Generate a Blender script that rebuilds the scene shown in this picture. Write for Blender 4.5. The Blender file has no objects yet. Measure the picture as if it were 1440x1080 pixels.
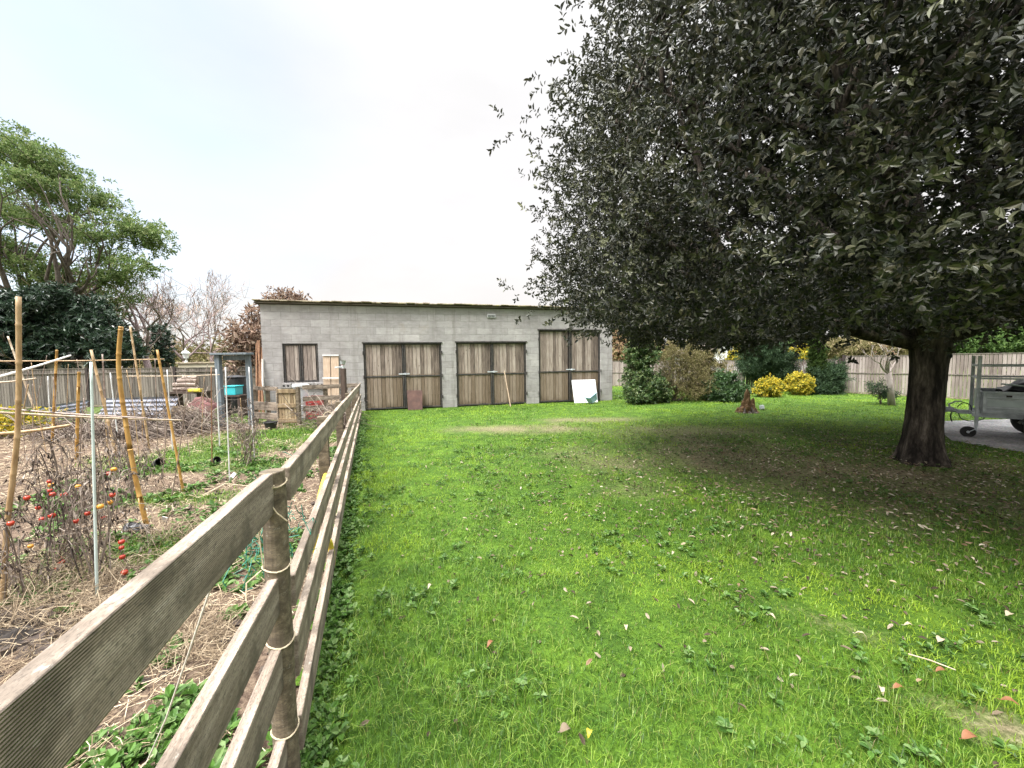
import bpy, math, random
import numpy as np
from mathutils import Vector, Matrix
random.seed(11)
rng = np.random.default_rng(11)
C = bpy.context.scene.collection
PI = math.pi
# ---------------------------------------------------------------- camera
F, CZ = 545.0, 1.43
PITCH, ROLL = math.atan(33/545), 0.014
r0, u0 = Vector((1,0,0)), Vector((0, math.sin(PITCH), math.cos(PITCH)))
FW = Vector((0, math.cos(PITCH), -math.sin(PITCH)))
RT = r0*math.cos(ROLL) - u0*math.sin(ROLL)
UP = u0*math.cos(ROLL) + r0*math.sin(ROLL)
CAM = Vector((0,0,CZ))
def ray(px, py): return RT*((px-720)/F) + UP*((540-py)/F) + FW
def G(px, py, z=0.0):
    d = ray(px,py); return CAM + d*((z-CZ)/d.z)
def V(px, py, y):
    d = ray(px,py); return CAM + d*(y/d.y)
cd = bpy.data.cameras.new('camera'); cam = bpy.data.objects.new('camera', cd); C.objects.link(cam)
M = Matrix((RT, UP, -FW)).transposed().to_4x4(); M.translation = CAM
cam.matrix_world = M
cd.sensor_width = 36; cd.lens = F/1440*36; cd.clip_start = 0.02; cd.clip_end = 2000
bpy.context.scene.camera = cam
# ---------------------------------------------------------------- helpers
WO = {}
def tag(o, label=None, cat=None, group=None, kind=None):
    if label: o['label'] = label
    if cat: o['category'] = cat
    if group: o['group'] = group
    if kind: o['kind'] = kind
    return o
def thing(name, label, cat, loc=(0,0,0), group=None, rz=0.0):
    o = bpy.data.objects.new(name, None); C.objects.link(o)
    o.empty_display_size = .1
    o.location = loc; o.rotation_euler = (0,0,rz); WO[o] = Vector(loc)
    return tag(o, label, cat, group)
def link(name, me, mat, parent=None, loc=None):
    o = bpy.data.objects.new(name, me); C.objects.link(o)
    if mat:
        for m in (mat if isinstance(mat,(list,tuple)) else [mat]): me.materials.append(m)
    if parent: o.parent = parent
    if loc is not None: o.location = loc
    return o
def raw(name, verts, loops, starts, mat, parent=None, loc=None, local=False, smooth=False, attr=None, matidx=None):
    verts = np.asarray(verts, dtype=np.float32).reshape(-1,3)
    off = Vector((0,0,0))
    if not local:
        if parent is not None: off = WO.get(parent, Vector((0,0,0)))
        elif loc is not None: off = Vector(loc)
    v = verts - np.array(off, dtype=np.float32)
    me = bpy.data.meshes.new(name)
    me.vertices.add(len(v)); me.vertices.foreach_set('co', v.ravel())
    me.loops.add(len(loops)); me.loops.foreach_set('vertex_index', np.asarray(loops, dtype=np.int32))
    me.polygons.add(len(starts)); me.polygons.foreach_set('loop_start', np.asarray(starts, dtype=np.int32))
    if matidx is not None: me.polygons.foreach_set('material_index', np.asarray(matidx, dtype=np.int32))
    if attr:
        for k, a in attr.items():
            at = me.attributes.new(k, 'FLOAT', 'POINT'); at.data.foreach_set('value', np.asarray(a, dtype=np.float32))
    me.update(calc_edges=True); me.validate()
    if smooth: me.shade_smooth()
    else: me.shade_flat()
    o = link(name, me, mat, parent, loc if parent is None else None)
    WO[o] = Vector(off)
    return o
class MB:
    def __init__(s): s.v = []; s.f = []; s.m = []; s.mi = 0
    def add(s, vs, fs):
        b = len(s.v); s.v += [Vector(p) for p in vs]
        for f in fs: s.f.append([b+i for i in f]); s.m.append(s.mi)
    def box(s, c, size, M=None):
        c = Vector(c); h = Vector(size)/2
        vs = []
        for z in (-1,1):
            for (x,y) in ((-1,-1),(1,-1),(1,1),(-1,1)):
                p = Vector((x*h.x, y*h.y, z*h.z)); vs.append(c + (M@p if M else p))
        s.add(vs, [(3,2,1,0),(4,5,6,7),(0,1,5,4),(1,2,6,5),(2,3,7,6),(3,0,4,7)])
        return s
    def bb(s, x0,x1,y0,y1,z0,z1): return s.box(((x0+x1)/2,(y0+y1)/2,(z0+z1)/2),(abs(x1-x0),abs(y1-y0),abs(z1-z0)))
    def bar(s, p0, p1, w, h, up=(0,0,1)):
        p0, p1 = Vector(p0), Vector(p1); d = p1-p0; L = d.length; x = d.normalized(); up = Vector(up)
        y = up.cross(x)
        if y.length < 1e-4: y = Vector((1,0,0)).cross(x)
        y.normalize(); z = x.cross(y)
        return s.box((p0+p1)/2, (L,w,h), Matrix((x,y,z)).transposed())
    def tube(s, pts, rad, n=8, cap=True, jit=0.0):
        pts = [Vector(p) for p in pts]
        if not isinstance(rad,(list,tuple)): rad = [rad]*len(pts)
        u = None; vs = []; fs = []
        for i,p in enumerate(pts):
            t = (pts[min(i+1,len(pts)-1)] - pts[max(i-1,0)])
            t = t.normalized() if t.length > 1e-9 else Vector((0,0,1))
            if u is None:
                u = t.orthogonal().normalized()
            else:
                u = u - t*u.dot(t)
                u = u.normalized() if u.length > 1e-6 else t.orthogonal().normalized()
            w = t.cross(u)
            for k in range(n):
                a = 2*PI*k/n; r = rad[i]*(1+random.uniform(-jit,jit))
                vs.append(p + u*(math.cos(a)*r) + w*(math.sin(a)*r))
        for i in range(len(pts)-1):
            for k in range(n):
                a = i*n+k; b = i*n+(k+1)%n; fs.append((a,b,b+n,a+n))
        if cap:
            fs.append(tuple(range(n-1,-1,-1))); fs.append(tuple(range((len(pts)-1)*n, len(pts)*n)))
        s.add(vs, fs); return s
    def lathe(s, prof, c, n=20, ax=(0,0,1), capb=True, capt=True):
        ax = Vector(ax).normalized(); u = ax.orthogonal().normalized(); w = ax.cross(u); c = Vector(c)
        vs = []; fs = []
        for r,z in prof:
            for k in range(n):
                a = 2*PI*k/n; vs.append(c + ax*z + u*(r*math.cos(a)) + w*(r*math.sin(a)))
        for i in range(len(prof)-1):
            for k in range(n):
                a = i*n+k; b = i*n+(k+1)%n; fs.append((a,b,b+n,a+n))
        if capb: fs.append(tuple(range(n-1,-1,-1)))
        if capt: fs.append(tuple(range((len(prof)-1)*n, len(prof)*n)))
        s.add(vs, fs); return s
    def torus(s, c, R, r, ax, n=28, m=10):
        ax = Vector(ax).normalized(); u = ax.orthogonal().normalized(); w = ax.cross(u); c = Vector(c); vs=[];fs=[]
        for i in range(n):
            a = 2*PI*i/n; d = u*math.cos(a)+w*math.sin(a)
            for k in range(m):
                b = 2*PI*k/m; vs.append(c + d*(R+r*math.cos(b)) + ax*(r*math.sin(b)))
        for i in range(n):
            for k in range(m):
                fs.append((i*m+k, ((i+1)%n)*m+k, ((i+1)%n)*m+(k+1)%m, i*m+(k+1)%m))
        s.add(vs,fs); return s
    def blob(s, c, R, n=10, jit=.15, sc=(1,1,1)):
        c = Vector(c); vs=[]; fs=[]
        for i in range(n//2+1):
            th = PI*i/(n//2)
            for k in range(n):
                ph = 2*PI*k/n; r = R*(1+random.uniform(-jit,jit))
                vs.append(c+Vector((math.sin(th)*math.cos(ph)*r*sc[0], math.sin(th)*math.sin(ph)*r*sc[1], math.cos(th)*r*sc[2])))
        for i in range(n//2):
            for k in range(n):
                a=i*n+k;b=i*n+(k+1)%n; fs.append((a,a+n,b+n,b))
        s.add(vs,fs); return s
    def obj(s, name, mat, parent=None, loc=None, local=False, smooth=False, bevel=0, seg=2, sub=0, weld=False):
        loops = [i for f in s.f for i in f]; st = []; k = 0
        for f in s.f: st.append(k); k += len(f)
        o = raw(name, [tuple(p) for p in s.v], loops, st, mat, parent, loc, local, smooth, matidx=s.m)
        if weld:
            w = o.modifiers.new('weld','WELD'); w.merge_threshold = .001
        if bevel:
            b = o.modifiers.new('bevel','BEVEL'); b.width = bevel; b.segments = seg; b.limit_method = 'ANGLE'
        if sub:
            b = o.modifiers.new('sub','SUBSURF'); b.levels = sub; b.render_levels = sub
        return o
def npn(a): return a/np.maximum(np.linalg.norm(a,axis=-1,keepdims=True),1e-9)
def rdir(n):
    return npn(rng.normal(size=(n,3)))
def vnoise(x, y, scale, seed):
    g = np.random.default_rng(seed).random((128,128))
    x = np.asarray(x)/scale+1000.3; y = np.asarray(y)/scale+1000.7
    xi = np.floor(x).astype(int); yi = np.floor(y).astype(int); fx = x-xi; fy = y-yi
    fx = fx*fx*(3-2*fx); fy = fy*fy*(3-2*fy)
    a = g[xi%128,yi%128]; b = g[(xi+1)%128,yi%128]; c = g[xi%128,(yi+1)%128]; d = g[(xi+1)%128,(yi+1)%128]
    return (a*(1-fx)+b*fx)*(1-fy)+(c*(1-fx)+d*fx)*fy
def fbm(x,y,s,seed): return (vnoise(x,y,s,seed)*.55+vnoise(x,y,s/2.1,seed+1)*.28+vnoise(x,y,s/4.5,seed+2)*.17)
def leafobj(name, pos, d, nor, L, W, mat, parent=None, loc=None, fold=.2, quad=True, tone=None):
    """many folded leaves in one mesh: base, two side points each side, tip"""
    n = len(pos); d = npn(d); s = npn(np.cross(d, nor)); nn = np.cross(s, d)
    L = np.broadcast_to(L,(n,))[:,None]; W = np.broadcast_to(W,(n,))[:,None]
    if quad:
        b = pos; t = pos + d*L - nn*L*.12
        up = nn*W*fold
        q = [b, pos+d*L*.3+s*W*.46+up, pos+d*L*.68+s*W*.4+up, t, pos+d*L*.68-s*W*.4+up, pos+d*L*.3-s*W*.46+up]
        v = np.stack(q,1).reshape(-1,3); base = (np.arange(n)*6)[:,None]
        loops = (base + np.array([0,1,2,3,0,3,4,5])).ravel(); starts = np.arange(n*2)*4; nv=6
    else:
        q = [pos, pos+d*L*.45+s*W*.5+nn*W*fold, pos+d*L-nn*L*.1, pos+d*L*.45-s*W*.5+nn*W*fold]
        v = np.stack(q,1).reshape(-1,3); base = (np.arange(n)*4)[:,None]
        loops = (base + np.array([0,1,2,0,2,3])).ravel(); starts = np.arange(n*2)*3; nv=4
    return raw(name, v, loops, starts, mat, parent, loc, attr=None if tone is None else {'tone':np.repeat(tone,nv)})
def sprigs(base, dr, tl, nl, L, W, spread=.8, jit=.3):
    n = len(base); dr = npn(dr)
    a = np.abs(dr[:,2:3])<.9; ref = np.where(a, np.array([[0,0,1.]]), np.array([[1.,0,0]]))
    u = npn(np.cross(dr,ref)); w = np.cross(dr,u)
    t = (np.arange(nl)+.5)/nl
    ang = np.arange(nl)*2.4 + rng.random((n,1))*6.28
    rad = u[:,None]*np.cos(ang)[...,None] + w[:,None]*np.sin(ang)[...,None]
    tl = np.broadcast_to(tl,(n,))
    pos = base[:,None] + dr[:,None]*(t[None,:,None]*tl[:,None,None])
    ld = dr[:,None]*(.15+.75*t[None,:,None]) + rad*spread + rng.normal(size=(n,nl,3))*.25
    ld = npn(ld); D = np.broadcast_to(dr[:,None],ld.shape)
    nor = D - ld*np.sum(D*ld,-1,keepdims=True) + rng.normal(size=ld.shape)*.25 + np.array([0,0,.25])
    Ls = np.broadcast_to(np.asarray(L,float).reshape(-1,1),(n,nl))*(1+rng.uniform(-jit,jit,(n,nl)))
    Ws = Ls*(np.broadcast_to(np.asarray(W,float).reshape(-1,1),(n,nl))/np.broadcast_to(np.asarray(L,float).reshape(-1,1),(n,nl)))*(1+rng.uniform(-.2,.2,(n,nl)))
    return pos.reshape(-1,3), ld.reshape(-1,3), npn(nor).reshape(-1,3), Ls.ravel(), Ws.ravel()
def strips(name, p, d, L, W, mat, parent=None, loc=None, lift=.0):
    """flat thin strips lying about (straw, twigs)"""
    n=len(p); d=npn(d); s=npn(np.cross(d,np.array([[0,0,1.]])+rng.normal(size=(n,3))*.3)); L=np.broadcast_to(L,(n,))[:,None]; W=np.broadcast_to(W,(n,))[:,None]
    bend = rng.normal(size=(n,3))*L*.06
    q=[p-d*L/2-s*W/2,p-d*L/2+s*W/2,p+s*W/2+bend,p-s*W/2+bend,p+d*L/2+s*W/2,p+d*L/2-s*W/2]
    v=np.stack(q,1).reshape(-1,3); base=(np.arange(n)*6)[:,None]
    loops=(base+np.array([0,1,2,3,3,2,4,5])).ravel()
    return raw(name,v,loops,np.arange(n*2)*4,mat,parent,loc)
# ---------------------------------------------------------------- materials
class NT:
    def __init__(s, name):
        s.m = bpy.data.materials.new(name); s.m.use_nodes = True; s.t = s.m.node_tree
        s.b = s.t.nodes['Principled BSDF']; s.out = s.t.nodes['Material Output']
    def n(s, typ, **k):
        x = s.t.nodes.new(typ)
        for a,b in k.items():
            if a.startswith('i_'): x.inputs[a[2:].replace('_',' ')].default_value = b
            else: setattr(x,a,b)
        return x
    def l(s, a, b): s.t.links.new(a,b)
    def ramp(s, fac, stops):
        r = s.n('ShaderNodeValToRGB'); e = r.color_ramp.elements
        while len(e) < len(stops): e.new(.5)
        for i,(p,c) in enumerate(stops):
            e[i].position = p; e[i].color = (*c,1) if len(c)==3 else c
        s.l(fac, r.inputs[0]); return r.outputs[0]
    def mix(s, fac, a, b, mode='MIX'):
        x = s.n('ShaderNodeMix', data_type='RGBA', blend_type=mode)
        for v,i in ((fac,0),(a,6),(b,7)):
            if hasattr(v,'links'): s.l(v, x.inputs[i])
            else: x.inputs[i].default_value = v if i==0 else (*v,1)
        return x.outputs[2]
    def math(s, op, a, b=None, clamp=False):
        x = s.n('ShaderNodeMath', operation=op, use_clamp=clamp)
        for v,i in ((a,0),(b,1)):
            if v is None: continue
            if hasattr(v,'links'): s.l(v,x.inputs[i])
            else: x.inputs[i].default_value = v
        return x.outputs[0]
    def coord(s, kind='Object', scale=(1,1,1)):
        c = s.n('ShaderNodeTexCoord'); mp = s.n('ShaderNodeMapping'); mp.inputs['Scale'].default_value = scale
        s.l(c.outputs[kind], mp.inputs[0]); return mp.outputs[0]
    def noise(s, vec, scale=5, detail=4, rough=.55):
        x = s.n('ShaderNodeTexNoise'); x.inputs['Scale'].default_value=scale; x.inputs['Detail'].default_value=detail; x.inputs['Roughness'].default_value=rough
        if vec: s.l(vec, x.inputs['Vector'])
        return x.outputs[0]
    def bump(s, h, strength=.3, dist=.01):
        x = s.n('ShaderNodeBump'); x.inputs['Strength'].default_value=strength; x.inputs['Distance'].default_value=dist
        s.l(h, x.inputs['Height']); s.l(x.outputs[0], s.b.inputs['Normal']); return x
    def island(s): return s.n('ShaderNodeNewGeometry').outputs['Random Per Island']
    def fin(s, col=None, rough=.8, metal=0, spec=None):
        if col is not None:
            if hasattr(col,'links'): s.l(col, s.b.inputs['Base Color'])
            else: s.b.inputs['Base Color'].default_value = (*col,1)
        if hasattr(rough,'links'): s.l(rough, s.b.inputs['Roughness'])
        else: s.b.inputs['Roughness'].default_value = rough
        s.b.inputs['Metallic'].default_value = metal
        if spec is not None: s.b.inputs['Specular IOR Level'].default_value = spec
        return s.m
def M_simple(name, cols, scale=6, rough=.75, bump=.2, metal=0, stretch=(1,1,1), dist=.01, spec=None, obj='Object'):
    t = NT(name); v = t.coord(obj, stretch); f = t.noise(v, scale, 6, .6)
    st = [(.3+.4*i/max(1,len(cols)-1), c) for i,c in enumerate(cols)]
    col = t.ramp(f, st)
    if bump: t.bump(t.noise(v, scale*3, 5, .6), bump, dist)
    return t.fin(col, rough, metal, spec)
def M_leaf(name, cols, rough=.5, trans=.25, spec=.5, back=None, tone=None):
    t = NT(name); r = t.island()
    st = [((i+.5)/len(cols), c) for i,c in enumerate(cols)]
    col = t.ramp(r, st)
    if tone:
        at = t.n('ShaderNodeAttribute', attribute_name='tone'); col = t.mix(at.outputs['Fac'], col, tone)
    g = t.n('ShaderNodeNewGeometry')
    if back: col = t.mix(g.outputs['Backfacing'], col, back)
    t.fin(col, rough, 0, spec)
    if trans:
        tr = t.n('ShaderNodeBsdfTranslucent'); t.l(col, tr.inputs[0]); mx = t.n('ShaderNodeMixShader'); mx.inputs[0].default_value = trans
        t.l(t.b.outputs[0], mx.inputs[1]); t.l(tr.outputs[0], mx.inputs[2]); t.l(mx.outputs[0], t.out.inputs[0])
    return t.m
def M_planks(name, cols, low=None, sx=1, scale=3, rough=.85, zsplit=None):
    """vertical boards: tone per board, stretched grain, knots"""
    t = NT(name); v = t.coord('Object', (9,9,.9)); isl = t.island()
    off = t.n('ShaderNodeVectorMath', operation='ADD'); cmb = t.n('ShaderNodeCombineXYZ'); t.l(t.math('MULTIPLY',isl,37.0), cmb.inputs[0]); t.l(t.math('MULTIPLY',isl,91.0), cmb.inputs[2])
    t.l(v, off.inputs[0]); t.l(cmb.outputs[0], off.inputs[1]); vv = off.outputs[0]
    f = t.noise(vv, scale, 8, .7)
    f2 = t.math('ADD', t.math('MULTIPLY', f, .75), t.math('MULTIPLY', isl, .3))
    st = [(.3+.42*i/(len(cols)-1), c) for i,c in enumerate(cols)]
    col = t.ramp(f2, st)
    k = t.n('ShaderNodeTexVoronoi'); k.inputs['Scale'].default_value = 1.6
    kv = t.n('ShaderNodeVectorMath', operation='MULTIPLY'); t.l(vv, kv.inputs[0]); kv.inputs[1].default_value=(.55,.55,2.6); t.l(kv.outputs[0], k.inputs['Vector'])
    kn = t.ramp(k.outputs['Distance'], [(.06,(1,1,1)),(.13,(0,0,0))])
    col = t.mix(t.math('MULTIPLY', kn, .75), col, (.05,.03,.02))
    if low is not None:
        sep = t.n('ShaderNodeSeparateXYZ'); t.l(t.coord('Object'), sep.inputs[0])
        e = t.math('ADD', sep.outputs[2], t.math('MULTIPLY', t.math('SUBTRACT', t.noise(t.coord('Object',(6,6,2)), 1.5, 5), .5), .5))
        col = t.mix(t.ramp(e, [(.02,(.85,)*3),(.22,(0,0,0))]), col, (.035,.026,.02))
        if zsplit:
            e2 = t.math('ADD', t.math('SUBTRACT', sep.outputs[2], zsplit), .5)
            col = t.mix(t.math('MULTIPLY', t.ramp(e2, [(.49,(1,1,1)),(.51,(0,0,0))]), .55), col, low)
    t.bump(f, .4, .006)
    return t.fin(col, rough)
def M_rail(name, cols, ribs=True):
    """weathered decking board, fine ribs along its length on the broad faces"""
    t = NT(name); v = t.coord('Object', (1.2,14,14)); f = t.noise(v, 2.2, 8, .68)
    col = t.ramp(f, [(.28+.46*i/(len(cols)-1), c) for i,c in enumerate(cols)])
    p = t.noise(t.coord('Object',(3,3,3)), 2.2, 4, .6)
    col = t.mix(t.ramp(p, [(.5,(0,0,0)),(.64,(.7,)*3)]), col, (.08,.062,.046))
    li = t.noise(t.coord('Object',(18,22,22)), 2.5, 6, .7)
    col = t.mix(t.ramp(li, [(.6,(0,0,0)),(.7,(.55,)*3)]), col, (.40,.38,.33))
    sp_ = t.noise(t.coord('Object',(30,90,90)), 3, 5, .75)
    col = t.mix(t.ramp(sp_, [(.36,(.75,)*3),(.5,(0,0,0))]), col, (.06,.048,.038))
    sep = t.n('ShaderNodeSeparateXYZ'); t.l(t.coord('Object'), sep.inputs[0])
    if ribs:
        w = t.math('SINE', t.math('MULTIPLY', sep.outputs[2], 2*PI/.0046)); w = t.math('ADD', t.math('MULTIPLY', w, .5), .5)
        nz = t.n('ShaderNodeSeparateXYZ'); tc = t.n('ShaderNodeTexCoord'); t.l(tc.outputs['Normal'], nz.inputs[0])
        side = t.math('GREATER_THAN', t.math('ABSOLUTE', nz.outputs[1]), .7)
        dk = t.math('MULTIPLY', t.math('MULTIPLY', t.math('SUBTRACT',1.0,w), side), t.math('ADD', .12, t.math('MULTIPLY', f, .9)))
        col = t.mix(t.math('MULTIPLY', dk, .62), col, (.05,.042,.034))
        h = t.math('ADD', t.math('MULTIPLY', w, side), t.math('MULTIPLY', f, .6))
        t.bump(h, .55, .0016)
    else: t.bump(f, .5, .003)
    return t.fin(col, .85)
MT = {}
MT['rail'] = M_rail('weathered_rail', [(.07,.052,.038),(.225,.178,.138),(.38,.315,.255),(.55,.48,.41)])
MT['post'] = M_rail('weathered_post', [(.04,.03,.019),(.10,.078,.05),(.19,.152,.102),(.30,.25,.18)], ribs=False)
MT['pale_rail'] = M_rail('pale_rail', [(.09,.068,.05),(.22,.172,.13),(.36,.30,.24),(.50,.445,.38)], ribs=False)
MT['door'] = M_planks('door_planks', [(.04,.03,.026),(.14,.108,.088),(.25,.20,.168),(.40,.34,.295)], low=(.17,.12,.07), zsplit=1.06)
MT['shutter'] = M_planks('shutter_planks', [(.04,.032,.028),(.14,.112,.096),(.25,.205,.178),(.40,.345,.30)])
MT['boards'] = M_planks('fence_boards', [(.12,.095,.085),(.195,.16,.145),(.265,.222,.205),(.34,.295,.275)], scale=1.6)
MT['boards_grey'] = M_planks('grey_fence_boards', [(.06,.05,.044),(.115,.098,.086),(.17,.148,.13),(.235,.205,.18)], scale=1.6)
MT['gate'] = M_planks('gate_boards', [(.10,.07,.035),(.21,.15,.085),(.31,.235,.14),(.38,.31,.2)], scale=2)
MT['dark_post'] = M_simple('dark_post', [(.018,.012,.012),(.05,.035,.032)], 8, .7)
MT['iron'] = M_simple('black_iron', [(.018,.018,.019),(.045,.042,.04),(.075,.06,.05)], 12, .6, .2)
MT['rust'] = M_simple('rusty_sheet', [(.045,.022,.017),(.075,.036,.027),(.11,.058,.042)], 5, .8, .15)
MT['white'] = M_simple('white_board', [(.62,.65,.68),(.78,.80,.82)], 3, .45, .05)
MT['blue_plastic'] = M_simple('blue_plastic', [(.30,.46,.66),(.42,.58,.76)], 3, .4, .05)
MT['turq'] = M_simple('turquoise_plastic', [(.02,.36,.42),(.05,.5,.55)], 3, .4, .05)
MT['grey_wood'] = M_simple('grey_blue_paint', [(.07,.095,.115),(.125,.155,.18),(.19,.22,.24)], 5, .6, .15, stretch=(6,6,1))
MT['black'] = M_simple('black_plastic', [(.008,.008,.009),(.022,.022,.024)], 5, .45, .1)
MT['tub'] = M_simple('dull_white_plastic', [(.42,.45,.47),(.58,.61,.62)], 4, .5, .1)
MT['pale_wood'] = M_simple('pale_new_wood', [(.36,.26,.18),(.5,.39,.29)], 4, .7, .1, stretch=(8,8,1))
MT['brown_pole'] = M_simple('brown_pole', [(.10,.045,.022),(.2,.1,.05),(.3,.17,.09)], 6, .75, .2, stretch=(4,4,1))
MT['dark_wood'] = M_simple('dark_wood_post', [(.045,.028,.022),(.085,.058,.045)], 6, .85, .3, stretch=(6,6,1))
MT['stick'] = M_simple('raw_stick', [(.28,.20,.13),(.42,.33,.24)], 6, .8, .1, stretch=(4,4,1))
MT['twine'] = M_simple('jute_twine', [(.42,.34,.22),(.58,.5,.36)], 60, .9, .4)
MT['string'] = M_simple('white_string', [(.55,.52,.46),(.7,.67,.6)], 60, .9, .2)
MT['hose'] = M_simple('yellow_hose', [(.62,.47,.04),(.75,.60,.09)], 5, .4, .05)
MT['net'] = M_simple('green_net', [(.01,.12,.08),(.02,.2,.14)], 20, .6, 0)
MT['red'] = M_simple('red_plastic', [(.22,.03,.03),(.38,.06,.055)], 5, .5, .1)
MT['cream'] = M_simple('cream_render', [(.44,.40,.29),(.58,.54,.41)], 2, .9, .15)
MT['pale_metal'] = M_simple('pale_painted_metal', [(.42,.44,.45),(.6,.61,.62)], 12, .5, .1)
MT['pole_white'] = M_simple('white_metal_pole', [(.38,.36,.36),(.62,.62,.62),(.72,.76,.76)], 7, .5, .1, stretch=(5,5,1))
MT['mint'] = M_simple('mint_metal_pole', [(.40,.48,.46),(.58,.68,.66)], 7, .45, .1, stretch=(5,5,1))
MT['galv'] = M_simple('galvanised_steel', [(.34,.37,.40),(.48,.51,.54),(.62,.65,.68)], 9, .5, .06, metal=.05)
MT['alu'] = M_simple('pale_panel', [(.40,.45,.46),(.54,.6,.6)], 4, .5, .03)
MT['tyre'] = M_simple('tyre_rubber', [(.012,.012,.012),(.03,.03,.029)], 14, .85, .3)
MT['tarp'] = M_simple('black_tarp', [(.010,.010,.013),(.04,.04,.046)], 3, .4, .5, dist=.05)
MT['lamp'] = M_simple('lantern_paint', [(.5,.55,.56),(.66,.70,.70)], 4, .5, 0)
MT['glass'] = M_simple('milky_glass', [(.6,.64,.64),(.7,.74,.74)], 3, .15, 0)
def M_bamboo(name, cols):
    t = NT(name); v = t.coord('Object',(7,7,2)); f = t.noise(v, 2.5, 6, .65)
    col = t.ramp(f, [(.3+.4*i/(len(cols)-1), c) for i,c in enumerate(cols)])
    return t.fin(col, .5)
MT['bam_gold'] = M_bamboo('golden_bamboo', [(.19,.095,.02),(.36,.20,.05),(.46,.29,.09)])
MT['bam_tan'] = M_bamboo('tan_bamboo', [(.22,.13,.06),(.37,.25,.13),(.47,.35,.22)])
MT['bam_pale'] = M_bamboo('pale_bamboo', [(.28,.20,.13),(.44,.35,.25),(.55,.47,.37)])
MT['bam_grey'] = M_bamboo('greyed_bamboo', [(.12,.085,.07),(.24,.18,.15),(.33,.27,.23)])
MT['bam_bleach'] = M_bamboo('bleached_pole', [(.42,.39,.34),(.58,.56,.52),(.66,.65,.62)])
def M_bark(name, cols, s=5, st=(3,3,.8), b=.9, d=.03):
    t = NT(name); v = t.coord('Object',st); f = t.noise(v,s,8,.7)
    col = t.ramp(f,[(.3+.4*i/(len(cols)-1), c) for i,c in enumerate(cols)]); t.bump(f,b,d); return t.fin(col,.95,0,.15)
MT['oak_bark'] = M_bark('oak_bark', [(.008,.007,.006),(.018,.015,.013),(.07,.058,.048),(.20,.168,.14)], 3.2, (3.5,3.5,.7), 1., .05)
MT['bark'] = M_bark('brown_bark', [(.05,.04,.034),(.12,.10,.085),(.2,.17,.15)], b=.5)
MT['pale_bark'] = M_bark('pale_bark', [(.22,.18,.16),(.36,.31,.28),(.48,.43,.4)], b=.3)
MT['bare_bark'] = M_bark('bare_bark', [(.15,.105,.105),(.24,.18,.18),(.32,.26,.25)], b=.2)
MT['twig'] = M_leaf('dry_twig', [(.055,.045,.04),(.13,.10,.085),(.22,.18,.15),(.33,.28,.24)], .9, 0, .1)
MT['oak_leaf'] = M_leaf('holm_oak_leaf', [(.010,.014,.009),(.016,.021,.012),(.024,.030,.016),(.038,.042,.022),(.065,.062,.032)], .48, .08, .5, back=(.06,.062,.048), tone=(.17,.18,.10))
MT['tree_leaf'] = M_leaf('robinia_leaf', [(.08,.13,.035),(.12,.19,.055),(.17,.24,.08),(.24,.28,.12)], .6, .4, .3)
MT['dark_leaf'] = M_leaf('loquat_leaf', [(.010,.026,.014),(.018,.04,.022),(.03,.058,.032),(.05,.085,.05)], .38, .1, .6)
MT['bush_leaf'] = M_leaf('evergreen_bush_leaf', [(.03,.065,.018),(.055,.11,.03),(.09,.15,.045),(.18,.22,.09)], .45, .2, .5)
MT['round_leaf'] = M_leaf('round_bush_leaf', [(.025,.06,.018),(.045,.095,.028),(.07,.125,.04)], .42, .15, .5)
MT['olive_leaf'] = M_leaf('olive_twig_leaf', [(.09,.085,.03),(.15,.14,.05),(.21,.19,.08),(.26,.21,.12)], .7, .25, .3)
MT['yellow_leaf'] = M_leaf('golden_euonymus_leaf', [(.07,.12,.015),(.30,.28,.025),(.52,.41,.035),(.62,.49,.05)], .5, .25, .4)
MT['pine_leaf'] = M_leaf('pine_needles', [(.02,.045,.02),(.04,.075,.035),(.065,.11,.05)], .6, .1, .3)
MT['cypress_leaf'] = M_leaf('cypress_foliage', [(.03,.06,.014),(.05,.09,.02),(.08,.125,.03)], .7, .2, .3)
MT['bright_leaf'] = M_leaf('bright_hedge_leaf', [(.04,.085,.018),(.07,.13,.03),(.11,.18,.045)], .6, .3, .3)
MT['amber_leaf'] = M_leaf('autumn_leaf', [(.34,.20,.14),(.42,.27,.18),(.40,.33,.18),(.26,.26,.12)], .7, .3, .3)
MT['dead_leaf'] = M_leaf('dead_brown_leaf', [(.10,.06,.045),(.2,.13,.095),(.3,.2,.15),(.42,.33,.26)], .75, .2, .3)
MT['haze_twig'] = M_leaf('far_twigs', [(.20,.145,.14),(.27,.20,.19),(.33,.25,.22),(.36,.26,.18)], .9, 0, .1)
MT['litter'] = M_leaf('fallen_leaf', [(.20,.13,.08),(.30,.22,.14),(.40,.34,.24),(.5,.45,.36)], .7, .1, .3)
MT['litter_dark'] = M_leaf('leaf_litter', [(.045,.032,.02),(.10,.075,.05),(.18,.14,.095),(.3,.25,.19)], .8, .1, .3)
MT['leaf_orange'] = M_leaf('orange_leaf', [(.16,.07,.035),(.24,.11,.055)], .6, .1, .3)
MT['straw'] = M_leaf('straw', [(.13,.09,.055),(.25,.185,.115),(.37,.29,.19),(.50,.42,.30)], .7, .1, .3)
MT['dull_straw'] = M_leaf('dull_straw', [(.07,.05,.032),(.15,.11,.07),(.25,.19,.125),(.36,.29,.2)], .8, .1, .2)
MT['grass'] = M_leaf('grass_blade', [(.032,.085,.009),(.065,.155,.014),(.105,.22,.018),(.15,.275,.026),(.23,.31,.06)], .48, .38, .45, tone=(.27,.40,.032))
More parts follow.
